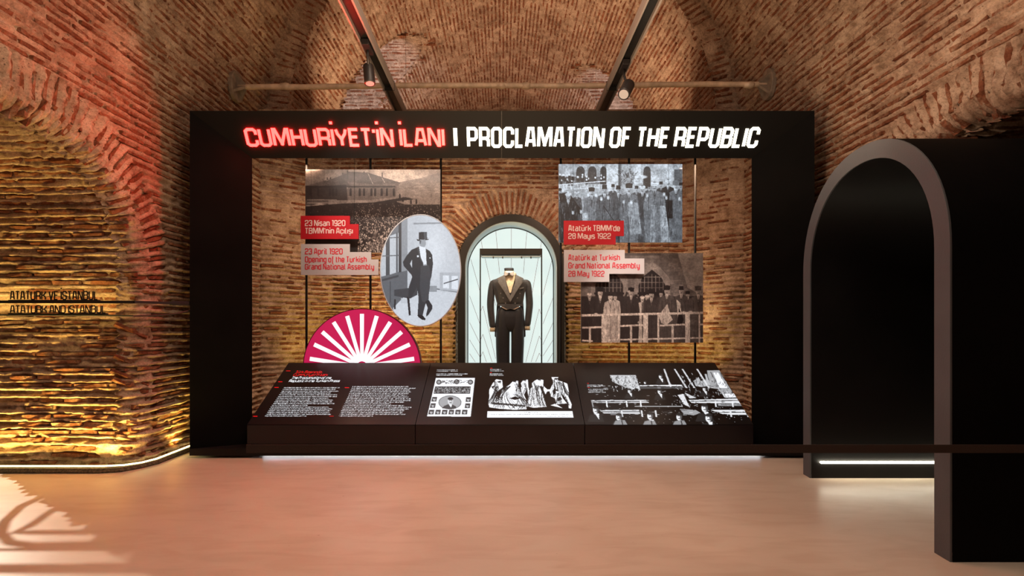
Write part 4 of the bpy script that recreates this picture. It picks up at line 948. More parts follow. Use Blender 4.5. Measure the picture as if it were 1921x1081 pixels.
# engraving: draped figures greeting soldiers, with an inscription band
def blob(pts, c, al=1.0): q5(pts, c, al)
W_ = .95
def flow(x0, y0, x1, y1, n, bend, sd, c=.1, w=.55, sp=20):
    r = random.Random(sd)
    for i in range(n):
        ox = r.uniform(-sp, sp); oy = r.uniform(-8, 8); pr = None
        for k in range(7):
            t = k/6; X_ = x0+(x1-x0)*t+ox*(.4+t)+bend*sin(pi*t); Y_ = y0+(y1-y0)*t+oy; q = z5(X_, Y_)
            if pr: cc.line(*pr, *q, w, c, .9)
            pr = q
blob([(800,330),(835,265),(870,225),(930,235),(935,290),(985,275),(960,330),(900,350),(905,420),(880,470),(830,440),(800,400)], W_)
blob([(800,400),(860,430),(900,380),(930,320),(1000,285),(1040,245),(1090,240),(1095,300),(1150,225),(1190,230),(1195,300),(1200,380),(1180,450),(1175,530),(1050,535),(900,525),(800,510),(790,470)], W_)
blob([(1195,300),(1260,240),(1300,220),(1350,235),(1345,290),(1390,330),(1435,325),(1440,345),(1385,350),(1370,380),(1345,390),(1380,505),(1250,515),(1180,500),(1200,380)], W_)
blob([(1430,205),(1500,205),(1480,235),(1540,250),(1590,270),(1605,350),(1600,400),(1635,480),(1630,522),(1605,520),(1600,470),(1560,400),(1520,350),(1545,420),(1588,470),(1480,480),(1545,520),(1420,490),(1480,470),(1465,420),(1425,400),(1410,340),(1450,260)], W_)
flow(1000, 300, 900, 510, 13, -50, 1, sp=45); flow(1060, 380, 1100, 530, 12, 60, 2, sp=60); flow(1290, 290, 1300, 500, 12, -30, 3, sp=50); flow(860, 250, 850, 430, 8, 20, 4, sp=35)
flow(1150, 260, 1130, 380, 8, 20, 5, sp=30); flow(1500, 250, 1520, 400, 11, 30, 6, sp=45); flow(1570, 400, 1610, 500, 4, 0, 7, sp=12); flow(950, 310, 900, 440, 8, -40, 8, .05, 1.1, 20); flow(1050, 250, 1100, 350, 8, 10, 9, sp=20)
flow(820, 470, 1150, 500, 8, 30, 10, sp=20)
for pts_ in ([(935,290),(985,275),(960,330),(945,345)], [(1095,300),(1120,265),(1130,300),(1105,330)], [(1195,300),(1230,262),(1235,300),(1205,340)], [(1345,390),(1310,300),(1330,290),(1370,380)], [(880,400),(900,350),(930,330),(905,420)],
             [(1150,380),(1185,330),(1195,400),(1180,450)], [(1440,345),(1470,300),(1480,360),(1450,390)], [(1490,420),(1520,400),(1540,430),(1500,450)], [(820,300),(850,290),(840,330)], [(1000,420),(1060,400),(1120,420),(1060,435)]): blob(pts_, .06)
flow(880, 300, 820, 470, 10, 15, 31, .08, .6, 30); flow(1230, 260, 1240, 500, 16, 18, 32, .1, .5, 60); flow(1340, 300, 1350, 500, 8, -20, 33, .1, .5, 30); flow(1100, 300, 1160, 500, 14, -30, 34, .1, .5, 50)
flow(960, 360, 1000, 520, 16, -30, 35, .1, .5, 90); flow(1460, 230, 1440, 470, 10, 20, 36, .1, .6, 40); flow(1540, 260, 1580, 390, 10, -10, 37, .08, .7, 40); flow(1510, 420, 1500, 480, 10, 0, 38, .1, .6, 60)
for x_, y_ in ((905,262),(1062,255),(1160,245),(1312,240),(1480,245)):
    for k_ in range(10): a, b2 = z5(x_+rn.uniform(-24, 24), y_+rn.uniform(-26, -4)); cc.line(a, b2, a+rn.uniform(-1.5, 1.5), b2+rn.uniform(-1, 2), .7, .08)
for x, y in ((905,265),(1060,258),(1160,245),(1310,240),(1490,350),(1480,235)): a, b2 = z5(x, y); cc.ell(a, b2, 3.2, 3.4, .9); cc.ell(a-.6, b2-2.4, 3.4, 1.6, .12); cc.ell(a+1.2, b2, .9, .5, .1)
q5([(782,550),(1642,548),(1655,616),(778,616)], .95)
for j, (a, b2) in enumerate(((1140,1290),(800,1630),(1390,1630))):
    x = a
    while x < b2: q = z5(x, 562+j*20); cc.line(q[0], q[1], q[0]+rn.uniform(.6, 2), q[1]+rn.uniform(-.6, .6), .6, .25); x += rn.uniform(8, 16)
# assembly hall photograph at the right
z6 = lambda x, y: (1080+x/5.336, 670+y/5.336)
def q6(pts, c, al=1.0): cc.poly([z6(x, y) for x, y in pts], c, al)
r6 = random.Random(21)
q6([(342,180),(600,180),(650,335),(600,310),(560,330),(480,300),(370,250)], .75)
for i in range(160): x, y = z6(r6.uniform(350, 640), r6.uniform(185, 330)); cc.line(x, y, x+r6.uniform(-2, 2), y+r6.uniform(0, 5), .9, r6.choice((.05, .05, .95)), .9)
for x0 in (885, 990, 1068, 1215): q6([(x0-8,120),(x0+8,120),(x0+80+(x0 > 980)*50,310),(x0+60+(x0 > 980)*50,310)], .8)
q6([(640,282),(1060,278),(1062,290),(640,292)], .9); q6([(640,300),(1050,300),(1050,318),(640,318)], .3)
q6([(1180,240),(1230,200),(1250,240),(1310,220),(1330,290),(1260,300),(1200,290)], .85, .8)
q6([(1315,135),(1440,132),(1600,405),(1500,410),(1420,320),(1340,310)], .62)
q6([(1375,155),(1425,155),(1520,310),(1440,310)], .92); q6([(1290,170),(1310,170),(1350,300),(1325,300)], .7)
for a in ((1440,150,1620,420),(1350,150,1450,330)): p, q = z6(a[0], a[1]), z6(a[2], a[3]); cc.line(*p, *q, .9, .05)
q6([(1130,430),(1625,415),(1650,465),(1160,460)], .85); q6([(1150,440),(1630,430),(1632,438),(1150,448)], .1)
q6([(1420,470),(1660,468),(1670,490),(1430,492)], .5); q6([(1350,530),(1690,528),(1712,580),(1480,575)], .88); q6([(1390,552),(1700,550),(1700,558),(1395,560)], .1); q6([(1470,370),(1590,365),(1610,405),(1490,405)], .9)
q6([(152,432),(705,430),(735,458),(160,460)], .82); q6([(160,444),(725,442),(725,449),(160,451)], .08); q6([(235,530),(635,528),(645,570),(280,565)], .8); q6([(240,545),(640,543),(640,550),(240,552)], .1)
q6([(1020,380),(1080,370),(1140,500),(1090,480)], .85); q6([(1090,355),(1210,410),(1140,415)], .8); q6([(1040,520),(1200,530),(1250,560),(1180,585),(1080,570)], .6); q6([(590,492),(1070,490),(1070,498),(590,498)], .75); q6([(152,432),(165,430),(205,600),(192,600)], .6)
for i in range(240):
    x, y = z6(r6.uniform(1050, 1620), r6.uniform(150, 400)); cc.line(x, y, x+r6.uniform(-1, 3), y+r6.uniform(1, 6), r6.uniform(.5, 1.2), r6.choice((0, 0, .15, .9)), .75)
for i in range(220):
    x, y = z6(r6.uniform(160, 1690), r6.choice((436, 455, 470, 535, 552, 575, 290, 312))+r6.uniform(-6, 6)); cc.line(x, y, x+r6.uniform(1, 8), y, .7, r6.choice((0, 0, .3, .95)), .85)
for i in range(90): x, y = z6(r6.uniform(390, 1700), r6.uniform(500, 670)); cc.ell(x, y, r6.uniform(.3, .8), r6.uniform(.3, .7), .8, .9)
for x0_ in (300, 500, 640, 1390, 1560): q6([(x0_,440),(x0_+14,440),(x0_+22,500),(x0_+8,500)], .9); q6([(x0_+150,535),(x0_+166,535),(x0_+176,600),(x0_+160,600)], .85)
for i in range(130): x, y = z6(r6.uniform(180, 1650), r6.uniform(330, 520)); cc.line(x, y, x+r6.uniform(-3, 5), y+r6.uniform(-.8, .8), .7, r6.choice((0, .8, .9)), .8)
for i in range(60): x, y = z6(r6.uniform(950, 1250), r6.uniform(250, 500)); cc.line(x, y, x+r6.uniform(-2, 4), y+r6.uniform(0, 6), .8, r6.choice((0, .7, .9)), .8)
for x, y, s in ((540,340,9),(840,345,10),(850,195,9),(1290,320,9),(200,530,14),(430,600,14),(745,590,15),(1035,600,14),(1290,510,16),(1330,610,16),(695,255,6)):
    a, b2 = z6(x, y)
    if s > 8: cc.poly([(a-s*1.1, b2+s*1.6), (a-s*.7, b2+s*.6), (a+s*.7, b2+s*.6), (a+s*1.2, b2+s*1.6)], .12); cc.poly([(a-s*.1, b2+s*.5), (a+s*.45, b2+s*.45), (a+s*.45, b2+s*1.3)], .9)
    head(cc, a, b2, s, 'hair', .95)
    cc.ell(a+s*.3, b2, s*.18, s*.4, .1, .7, .3)
for x, y in ((745,665),(450,660),(1045,665)): a, b2 = z6(x, y); cc.poly([(a-14, b2+4), (a-10, b2-4), (a-2, b2-6), (a+8, b2-5), (a+13, b2+4)], .55); cc.line(a+2, b2-5, a+4, b2+4, 2, .1)
cc.a[cc.Y > 798] = 0
M_CP = print_mat('console_backlit_print', 1.25, .32, base=.011); M_CP.node_tree.nodes['Principled BSDF'].inputs['Specular IOR Level'].default_value = .4
cuts_t = [541, 808, 1075, 1341]; cuts_b = [463, 779, 1097, 1414]
names = ['left console section with two columns of white text under a red heading', 'middle console section with a newspaper page and an engraving of draped figures',
         'right console section with the glowing photograph of seated men in a hall']
zb = P(0, 848, CZ0).z
for i in range(3):
    x0b, x1b = P(cuts_b[i], 797, CZ0).x+.003, P(cuts_b[i+1], 797, CZ0).x-.003; x0t, x1t = P(cuts_t[i], 681, CZ1).x+.003, P(cuts_t[i+1], 681, CZ1).x-.003
    t = thing('display_console', names[i], 'console', ((x0b+x1b)/2, CZ0, PZ)); f0 = P(0, 797, CZ0).z; f1 = P(0, 681, CZ1).z
    b = MB(); ys = [CZ0, CZ1, CZ1+.02]
    b.add([(x0b, CZ0, PZ+.03), (x1b, CZ0, PZ+.03), (x1t, CZ1+.03, PZ+.03), (x0t, CZ1+.03, PZ+.03), (x0b, CZ0, f0-.004), (x1b, CZ0, f0-.004), (x1t, CZ1, f1-.004), (x0t, CZ1, f1-.004), (x1t, CZ1+.03, f1-.004), (x0t, CZ1+.03, f1-.004)],
          [(0,1,5,4), (1,2,8,6,5), (2,3,9,8), (3,0,4,7,9), (4,5,6,7), (7,6,8,9), (3,2,1,0)])
    b.build('body', M_CONS, t, bevel=.003)
    MB().box((min(x0b, x0t)+.01, CZ0+.05, PZ), (max(x1b, x1t)-.01, CZ1, PZ+.03)).build('toe_kick', M_BLACK, t)
    cs = [Vector((x0t, CZ1, f1)), Vector((x1t, CZ1, f1)), Vector((x1b, CZ0, f0)), Vector((x0b, CZ0, f0))]
    up = Vector((0, -(f1-f0), CZ1-CZ0)).normalized()*.001
    print_surface('printed_top', [p+up for p in cs], cc, ((0, 0, 0), (.97, .98, 1.0)), M_CP, t, step=.0046)
# ------------------------------------------------------------------ showcase in the niche
KC, KZ = .116, 1.945; ZFc, ZBk = 6.62, 7.04
def arch_ring(r, base, n=48): return [(KC-r, base)]+[(KC-r*cos(pi*i/n), KZ+r*sin(pi*i/n)) for i in range(n+1)]+[(KC+r, base)]
kase = thing('showcase', 'tall arched black showcase with a pale glowing interior, set in the brick niche', 'showcase', (KC, ZFc, 0))
def shell(ro, ri, y0, y1, base, name, mt):
    a = arch_ring(ro, base); c = arch_ring(ri, base); b = MB(); n = len(a)
    vs = [(x, y0, z) for x, z in a]+[(x, y0, z) for x, z in c]+[(x, y1, z) for x, z in a]+[(x, y1, z) for x, z in c]
    fs = []
    for i in range(n-1): fs += [(i, i+1, n+i+1, n+i), (2*n+i, 3*n+i, 3*n+i+1, 2*n+i+1), (i, 2*n+i, 2*n+i+1, i+1), (n+i, n+i+1, 3*n+i+1, 3*n+i)]
    fs += [(0, n, 3*n, 2*n), (n-1, 3*n-1, 4*n-1, 2*n-1)]
    return b.add(vs, fs).build(name, mt, kase)
M_CASE = mat('dark_grey_case', (.018, .018, .018), .38, noise=.2, nscale=3)
M_CYAN = mat('pale_lining', (.55, .66, .66), .4)
M_BACK = glow('lit_back_panel', (.72, .86, .84), 1.0); M_BACK.node_tree.nodes['Principled BSDF'].inputs['Emission Strength'].default_value = .92
shell(.69, .597, ZFc, ZBk+.03, 0, 'arch_frame', M_CASE); shell(.596, .590, ZFc+.01, ZBk, .3, 'lining', M_CYAN)
shell(.590, .580, ZBk-.04, ZBk-.02, .3, 'inner_rim', M_CASE)
MB().prism(arch_ring(.594, .3), lambda p: (p[0], ZBk, p[1]), lambda p: (p[0], ZBk+.02, p[1])).build('back_panel', M_BACK, kase)
MB().box((KC-.594, ZFc+.01, .24), (KC+.594, ZBk, .30)).build('base_board', M_CASE, kase)
M_LINE = mat('thin_red_line', (.45, .10, .10), .6); yk = ZBk-.003
def k8(x, y): return P(820+x/3.0036, 340+y/3.0, ZBk)
i_ = 0
for a, b_ in (((418,258),(418,500)), ((330,272),(352,520)), ((507,272),(486,520)), ((248,330),(262,420)), ((590,330),(575,420)), ((268,425),(330,700)), ((572,425),(530,660)),
             ((190,440),(242,620)), ((648,440),(596,640)), ((183,645),(242,805)), ((654,655),(596,805)), ((183,795),(242,915)), ((654,795),(596,920)), ((183,893),(242,990)), ((654,893),(596,985)), ((183,970),(215,1018)), ((654,965),(622,1018)),
             ((258,703),(242,740)), ((258,703),(330,1000)), ((575,720),(592,765)), ((575,720),(500,1018)), ((258,862),(242,900)), ((258,862),(310,1018)), ((576,872),(592,905)), ((576,872),(530,1018)), ((258,960),(245,990)), ((258,960),(278,1018)), ((576,968),(590,995)), ((576,968),(555,1018))):
    p, q = k8(*a), k8(*b_); MB().bar((p.x, yk, p.z), (q.x, yk, q.z), .0042, .002).build('ray_line', M_LINE, kase)
# inner hanging frame: black lintel, two thin posts, glass shelf and four small spots
hang = thing('inner_portal', 'thin black portal inside the showcase, framing the suit from above', 'frame', (KC, 6.7, .3)); zi = 6.70
l, r_, tp, bt = P(900, 466, zi), P(1017, 466, zi), P(0, 467, zi).z, P(0, 478.5, zi).z
MB().box((l.x, zi-.03, bt), (r_.x, zi+.22, tp)).build('lintel', M_CASE, hang, bevel=.002)
for x in (l.x, r_.x-.016): MB().box((x, zi-.03, .3), (x+.016, zi-.005, bt)).build('post', M_CASE, hang)
MB().box((l.x+.02, zi-.02, bt-.022), (r_.x-.02, zi+.16, bt-.014)).build('glass_tray', M_CYAN, hang)
for u in (925.5, 943, 978.5, 996): q = P(u, 481, zi); MB().tube([(q.x, zi, q.z), (q.x, zi-.01, q.z-.028)], .0085, 8).build('spot', M_CASE, hang)
spot('case_spot', (KC-.12, 6.60, 2.10), (KC-.02, 6.80, 1.55), 8, (1.0, .86, .66), 75, .5)
spot('case_spot', (KC+.12, 6.60, 2.10), (KC+.02, 6.80, 1.55), 8, (1.0, .86, .66), 75, .5)
# ------------------------------------------------------------------ tailcoat suit on a headless stand
ZS = 6.84; sp = 1/5.15
def S(x, y, dy=0): p = P(860+x*sp, 480+y*sp, ZS); return Vector((p.x, ZS+dy, p.z))
mpu = sp*ZS/F
suit = thing('tailcoat_suit', 'headless black evening tailcoat with bow tie and dark trousers standing in the lit showcase', 'suit', (S(500, 0).x, ZS, .3))
def cloth(name, c, rough, sheen=.0, bump=.25):
    m = mat(name, c, rough, noise=.2, nscale=30, bump=bump, bscale=55); m.node_tree.nodes['Principled BSDF'].inputs['Sheen Weight'].default_value = sheen; return m
M_COAT = cloth('black_wool', (.034, .033, .034), .6, .3); M_TROU = cloth('dark_trouser_wool', (.012, .012, .016), .55, .1); M_SATIN = cloth('satin_lapel', (.16, .155, .15), .32, .2, .1)
M_SHIRT = cloth('cream_shirt', (.72, .60, .40), .7); M_TIE = cloth('grey_bow', (.30, .27, .25), .6); M_VEST = cloth('pale_waistcoat', (.62, .52, .45), .7)
def sect(x0, x1, y, d0, d1, n=24, e=2.4):
    """closed section between pixel x0..x1 at height y, depth front d0, back d1"""
    cx = (x0+x1)/2; hw = (x1-x0)/2; out = []
    for i in range(n):
        a = 2*pi*i/n; ca, sa = cos(a), sin(a); k = (abs(ca)**e+abs(sa)**e)**(-1/e)
        p = S(cx+hw*ca*k, y); p.y = ZS + (sa*k)*(d1 if sa > 0 else d0); out.append(p)
    return out
T = [(440,540,182,.045,.05),(415,562,205,.06,.06),(370,610,222,.075,.075),(326,656,234,.08,.08),(312,672,258,.105,.095),(318,664,290,.12,.10),(340,646,340,.125,.105),(355,634,400,.125,.10),(368,628,450,.122,.10),(376,618,490,.12,.10)]
MB().loft([sect(*t) for t in T]).build('jacket_body', M_COAT, suit, True, sub=1)
# pointed jacket front below the waist
for s in (-1, 1):
    X = lambda k: 500+s*k; b = MB(); f = [(0, 470), (120, 470), (121, 492), (100, 486), (75, 495), (35, 516), (12, 520), (0, 515)]
    b.prism([(X(p[0]), p[1]) for p in f], lambda p: S(p[0], p[1], -.128+.02*abs((p[0]-500)/120)**2), lambda p: S(p[0], p[1], -.112)); b.build('jacket_front', M_COAT, suit, bevel=.003)
    # tails
    b = MB(); f = [(95, 440), (128, 440), (134, 560), (148, 690), (150, 780), (120, 800), (104, 640), (98, 540)]
    b.prism([(X(p[0]), p[1]) for p in f], lambda p: S(p[0], p[1], .02), lambda p: S(p[0], p[1], .10)); b.build('coat_tail', M_COAT, suit, bevel=.004)
    # sleeve
    pts = [(146, 229, 12), (160, 238, 24), (171, 258, 31), (180, 310, 34), (187, 400, 36), (192, 470, 36), (187, 540, 34), (180, 610, 33), (174, 660, 31), (170, 700, 30)]
    if s > 0: pts = [(x-(0 if y < 300 else 4), y-(y > 500)*14, r) for x, y, r in pts]
    rings = []
    for k, (x, y, r) in enumerate(pts):
        if s < 0: x += 0
        rings.append(sect(X(x)-r, X(x)+r, y, r*mpu*1.15+.01*(k > 5), r*mpu*1.1-.01*(k > 5), 16, 2.1))
    MB().loft(rings).build('sleeve', M_COAT, suit, True, sub=1)
    x, y, r = pts[-1]; MB().loft([sect(X(x)-r*.93, X(x)+r*.93, y-6, r*mpu, r*mpu, 16, 2.2), sect(X(x)-r*.88, X(x)+r*.9, y+34, r*mpu*.9, r*mpu*.9, 16, 2.2)]).build('cuff', M_SHIRT, suit, True)
    # satin lapel with its peak
    def lp(x, y): return S(X(x), y, -.135+.035*min(1, abs(x)/150)**2-.0)
    f = [(52, 172), (62, 196), (128, 226), (112, 244), (118, 262), (60, 350), (0, 452), (-14, 425), (14, 362), (44, 262)]
    b = MB(); b.prism([(p[0], p[1]) for p in f], lambda p: lp(*p)-Vector((0, .008, 0)), lambda p: lp(*p)+Vector((0, .012, 0))); b.build('lapel', M_SATIN, suit, bevel=.002)
    for bx, by in ((92, 370), (68, 412), (46, 462)): q = S(X(bx), by, -.136); MB().tube([q, q+Vector((0, .012, 0))], .008, 10).build('button', M_SATIN, suit)
    b = MB(); f = [(12, 518), (60, 494), (85, 500), (40, 524)]
    b.prism([(X(p[0]), p[1]) for p in f], lambda p: S(p[0], p[1], -.118), lambda p: S(p[0], p[1], -.106)); b.build('waistcoat_point', M_VEST, suit)
    # trouser leg
    x0, x1 = ((372, 497), (508, 625))[s > 0]
    L_ = [(x0+(6 if s < 0 else 0), x1, 480, .10, .09), (x0-4*(s < 0), x1+3*(s > 0), 600, .105, .10), (x0-12*(s < 0), x1+10*(s > 0)-0, 730, .10, .10),
          (x0-14*(s < 0)+2, x1-2+14*(s > 0), 820, .09, .09), (x0-8*(s < 0), x1+6*(s > 0)-2, 960, .08, .08), (x0, x1, 1100, .078, .078), (x0+8, x1-8, 1250, .075, .075)]
    MB().loft([sect(*t_, 20, 2.3) for t_ in L_]).build('trouser_leg', M_TROU, suit, True, sub=1)
MB().loft([sect(375, 622, 480, .10, .09), sect(372, 626, 600, .108, .10), sect(372, 630, 700, .10, .10), sect(440, 560, 738, .06, .06)]).build('trouser_seat', M_TROU, suit, True, sub=1)
b = MB(); b.prism([(452, 170), (548, 170), (556, 190), (506, 365), (492, 365), (440, 190)], lambda p: S(p[0], p[1], -.131+.022*(p[1] < 200)), lambda p: S(p[0], p[1], -.06)); b.build('shirt_front', M_SHIRT, suit, bevel=.003)
MB().loft([sect(443, 540, 176, .06, .06), sect(445, 536, 150, .052, .055)]).build('collar', M_SHIRT, suit, True)
MB().loft([sect(446, 534, 165, .045, .05), sect(444, 534, 142, .048, .052), sect(440, 536, 126, .052, .056), sect(446, 530, 120, .045, .05)]).build('neck_stump', M_TROU, suit, True)
for s in (-1, 1):
    b = MB(); b.prism([(488+s*4, 176), (488+s*46, 158), (488+s*50, 198), (488+s*32, 208), (488+s*4, 192)], lambda p: S(p[0], p[1], -.142), lambda p: S(p[0], p[1], -.118)); b.build('bow_tie', M_TIE, suit, bevel=.005)
MB().prism([(480, 174), (496, 174), (497, 198), (479, 198)], lambda p: S(p[0], p[1], -.152), lambda p: S(p[0], p[1], -.118)).build('bow_knot', M_TROU, suit, bevel=.003)
b = MB(); b.prism([(586, 318), (628, 306), (630, 318), (588, 332)], lambda p: S(p[0], p[1], -.122+.012), lambda p: S(p[0], p[1], -.09)); b.build('breast_pocket', M_SATIN, suit)
zf0 = S(0, 1240).z
for x in (440, 565): p = S(x, 1250); MB().tube([(p.x, ZS, zf0+.02), (p.x, ZS, .31)], .02, 10).build('stand_rod', M_STEEL, suit)
MB().box((S(400, 0).x, ZS-.14, .30), (S(600, 0).x, ZS+.14, .315)).build('stand_base', M_STEEL, suit)

# ------------------------------------------------------------------ arched tunnel leading off to the right
TY, TZ, TR, TI, TN = 3.352, 1.60, .764, .655, 2.12
tun = thing('arched_tunnel', 'black arched passage with a grey-edged mouth, running off into the right wall', 'tunnel', (2.34, TY, 0))
def tprof(r, n=40):
    pts = [(TY-r, 0)]
    for i in range(n+1):
        a = pi*i/n; c, s = -cos(a), sin(a); k = (abs(c)**TN+abs(s)**TN)**(-1/TN); pts.append((TY+r*k*c, TZ+r*k*s))
    return pts+[(TY+r, 0)]
def tx(y): return 2.265+(y-2.589)*(2.421-2.265)/(4.116-2.589)
o_, i_ = tprof(TR), tprof(TI); n = len(o_); th = .012
def skin(pr, name, x_off, x1, mt, flip=False):
    b = MB(); vs = [(tx(y)+x_off, y, z) for y, z in pr]+[(x1, y, z) for y, z in pr]
    b.add(vs, [(i, i+1, n+i+1, n+i) if flip else (i, n+i, n+i+1, i+1) for i in range(n-1)]); return b
b = MB(); vs = [(tx(y), y, z) for y, z in o_]+[(tx(y), y, z) for y, z in i_]+[(tx(y)+th, y, z) for y, z in o_]+[(tx(y)+th, y, z) for y, z in i_]
b.add(vs, [q for i in range(n-1) for q in ((i, i+1, n+i+1, n+i), (2*n+i, 3*n+i, 3*n+i+1, 2*n+i+1), (i, 2*n+i, 2*n+i+1, i+1), (n+i, n+i+1, 3*n+i+1, 3*n+i))]+[(0, n, 3*n, 2*n), (n-1, 3*n-1, 4*n-1, 2*n-1)])
b.build('mouth_face', M_GREY, tun, bevel=.002)
skin(o_, '', th, 6.4, None).build('outer_skin', M_BLACK, tun, True); skin(i_, '', th, 6.4, None, True).build('inner_lining', M_BLACK2, tun, True)
MB().box((6.4, TY-TR, 0), (6.45, TY+TR, TZ+TR)).build('end_panel', M_BLACK, tun)
for x0 in (3.0, 4.6): MB().tube([(x0+.01, TY-TR-.002, 0), (x0+.01, TY-TR-.002, TZ)], .003, 4).build('panel_joint', M_STEEL, tun)
led('led_strip', [(P(1540, 868, 3.99).x, TY+TI-.012, P(0, 868, 3.99).z), (6.2, TY+TI-.012, P(0, 868, 3.99).z)], .009, M_LEDW, 'warm white light strip low on the inside wall of the arched tunnel')
# ------------------------------------------------------------------ belt barrier
bar_ = thing('barrier_belt', 'dark brown horizontal barrier belt crossing in front of the console end and tunnel mouth', 'barrier', (3.3, 2.45, 0))
zt = 2.45
MB().box((P(462, 0, zt).x, zt-.002, P(0, 850, zt).z), (3.3, zt+.002, P(0, 834.5, zt).z)).build('belt', mat('brown_belt_webbing', (.030, .017, .012), .8, bump=.2, bscale=300), bar_, bevel=.0008)
MB().tube([(3.32, zt, .01), (3.32, zt, .75)], .03, 16).tube([(3.32, zt, 0), (3.32, zt, .02)], .17, 24).build('post', M_STEEL, bar_, True)
# ------------------------------------------------------------------ iron tie rod with its two wall anchors
ZR = 5.82; rz = P(0, 161, ZR).z
rod = thing('tie_rod', 'old iron tie rod spanning the vault between two wall anchors', 'tie rod', (0, ZR, rz))
rv = random.Random(2); pts = [(x, ZR+rv.uniform(-.004, .004), P(0, 162.5-4*(x+3)/6+1.0*sin(x*2.0), ZR).z) for x in np.linspace(-3.0, 3.02, 40)]
MB().tube(pts, [.029+rv.uniform(-.002, .003) for _ in pts], 10).build('rod', M_ROD, rod, True)
for u in (533, 938, 985, 1404): q = P(u, 161-4*(u-533)/900*.6+1, ZR); MB().tube([(q.x-.05, ZR, q.z), (q.x+.02, ZR, q.z), (q.x+.06, ZR, q.z-.004)], [.030, .041, .032], 10).build('collar', M_ROD, rod, True)
for s in (-1, 1):
    x = s*3.0; z0 = pts[0][2] if s < 0 else pts[-1][2]; b = MB()
    oct_ = [(cos(pi*i/8), sin(pi*i/8)) for i in range(16)]
    b.prism(oct_, lambda p: (x+s*.0, ZR+.14*p[0], z0+.175*p[1]), lambda p: (x+s*.05, ZR+.14*p[0], z0+.175*p[1])); b.build('anchor_plate', M_PLATE, rod, bevel=.006)
    for k in range(4):
        a = pi*k/2+.6+(s > 0)*.35; dy, dz = cos(a), sin(a)
        b = MB(); n_x = Vector((0, -dz, dy))*.014
        v = [Vector((x, ZR, z0)), Vector((x-s*.11, ZR, z0)), Vector((x, ZR+.125*dy, z0+.16*dz))]
        b.add([p-n_x for p in v]+[p+n_x for p in v], [(0,1,2), (5,4,3), (0,3,4,1), (1,4,5,2), (2,5,3,0)]); b.build('rib', M_PLATE, rod)
# ------------------------------------------------------------------ lighting tracks and spot heads
for s, w in ((-1, 'left'), (1, 'right')):
    x = -1.13 if s < 0 else 1.10; z = 3.56
    tr_ = thing('lighting_track', 'long %s aluminium lighting track running under the vault to the black frame' % w, 'lighting track', (x, 4, z))
    b = MB(); b.box((x-.055, 1.0, z+.03), (x+.055, 6.6, z+.07)); b.build('channel', M_RAIL, tr_, bevel=.004)
    for k in (-1, 1): MB().box((x+k*.048-.008, 1.0, z-.02), (x+k*.048+.008, 6.6, z+.03)).build('side_rail', M_RAIL, tr_, bevel=.003)
    MB().box((x-.038, 1.0, z+.012), (x+.038, 6.6, z+.028)).build('conductor_slot', M_STEEL, tr_)
    for y in (1.5, 3.4, 5.1): MB().box((x-.058, y, z-.022), (x+.058, y+.004, z+.072)).build('track_joint', M_STEEL, tr_)
    for y in (2.2, 4.0, 6.0): MB().tube([(x, y, z+.07), (x, y, 6.2)], .0015, 4).build('suspension_wire', M_STEEL, tr_)
M_HEAD = mat('black_spot_housing', (.013, .012, .014), .45); M_LENS = glow('spot_lens', (.30, .25, .21), 1.0)
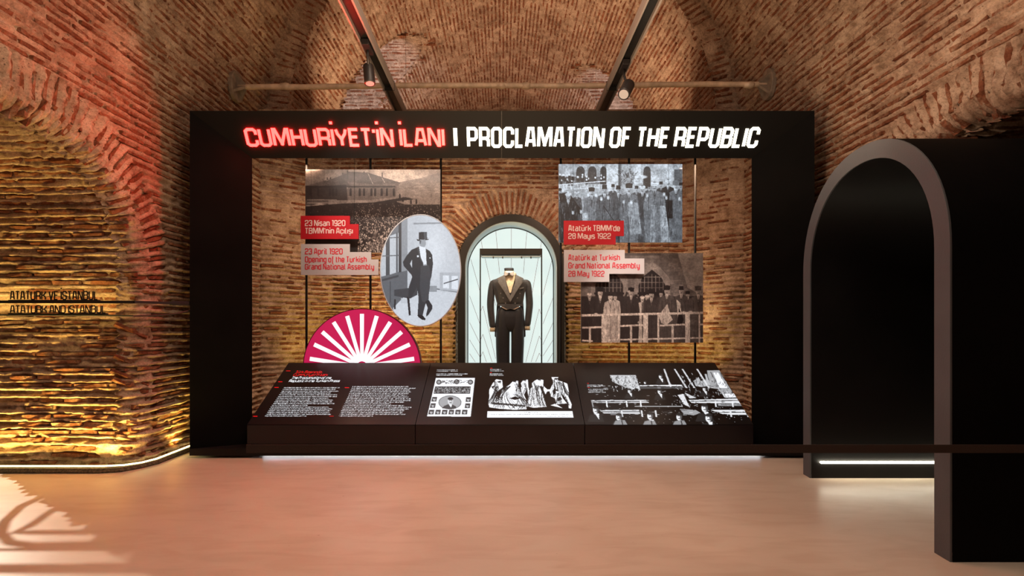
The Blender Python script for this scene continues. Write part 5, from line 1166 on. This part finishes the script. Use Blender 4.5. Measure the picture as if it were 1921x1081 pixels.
def head_(label, tip, base, r, mount, w):
    t = thing('track_spotlight', label, 'spotlight', tuple(mount))
    a, b_ = Vector(tip), Vector(base); d = (b_-a).normalized()
    MB().tube([a, a+d*.01, b_-d*.01, b_], [r*.97, r, r, r*.9], 24).build('housing', M_HEAD, t, True)
    MB().tube([a-d*.001, a+d*.004], r*.78, 20).build('lens', M_LENS, t)
    MB().tube([b_-d*.05+Vector((0, 0, .0)), Vector(mount)-Vector((0, 0, .10)), Vector(mount)-Vector((0, 0, .02))], .012, 8).build('arm', M_HEAD, t, True)
    MB().box((mount[0]-.03, mount[1]-.09, mount[2]-.05), (mount[0]+.03, mount[1]+.09, mount[2]+.0)).build('adapter', M_HEAD, t, bevel=.004)
q0, q1 = P(694, 157, 4.35), P(690, 121, 4.35)
head_('upright black cylinder spotlight hanging from the left lighting track', (q0.x, 4.35, q0.z), (q1.x, 4.37, q1.z), .046, (-1.13, 4.30, 3.56), 0)
q0, q1 = P(1168, 181, 4.40), P(1183, 152, 4.40)
head_('tilted black cylinder spotlight with a pale lens on the right lighting track', (q0.x, 4.36, q0.z), (q1.x, 4.46, q1.z), .052, (1.10, 4.62, 3.56), 0)
spot('head_beam', (1.02, 4.30, 3.12), (.9, 5.55, 1.9), 14, (1.0, .85, .72), 50, .6)
spot('head_beam', (-1.12, 4.33, 3.22), (-.9, 5.55, 2.1), 14, (1.0, .85, .72), 40, .6)
# ------------------------------------------------------------------ tubular stand outside the left recess, whose shadow falls across the floor

def back_to(u, v, X0):
    """point at x = X0 whose shadow from the recess lamp falls on the floor at (u, v)"""
    z = F*EYE/(v-CY); q = Vector(((u-CX)*z/F, z, 0)); s = Vector(LS); k = (X0-s.x)/(q.x-s.x); return s+(q-s)*k
rackx = -4.55
stand = thing('tubular_stand', 'bent metal tube stand outside the left arch, throwing a looped shadow on the floor', 'stand', (rackx, 4.4, 0))
def rtube(px, r, nm='tube'):
    pts = [back_to(u, v, rackx) for u, v in px]; MB().tube(pts, r, 8).build(nm, M_STEEL, stand, True)
rtube([(128, 905), (85, 930), (40, 950), (10, 978), (2, 1000), (18, 1018), (60, 1024), (140, 1023), (235, 1022), (300, 1021)], .016)
rtube([(150, 930), (95, 960), (60, 985), (28, 1000), (60, 999), (140, 999), (240, 999), (300, 998)], .013)
rtube([(212, 1024), (206, 1036), (250, 1050)], .006)
a = back_to(300, 1010, rackx); MB().tube([(a.x, a.y, 0), (a.x, a.y, a.z+.1)], .02, 10).tube([(a.x, a.y, 0), (a.x, a.y, .015)], .18, 20).build('post', M_STEEL, stand, True)
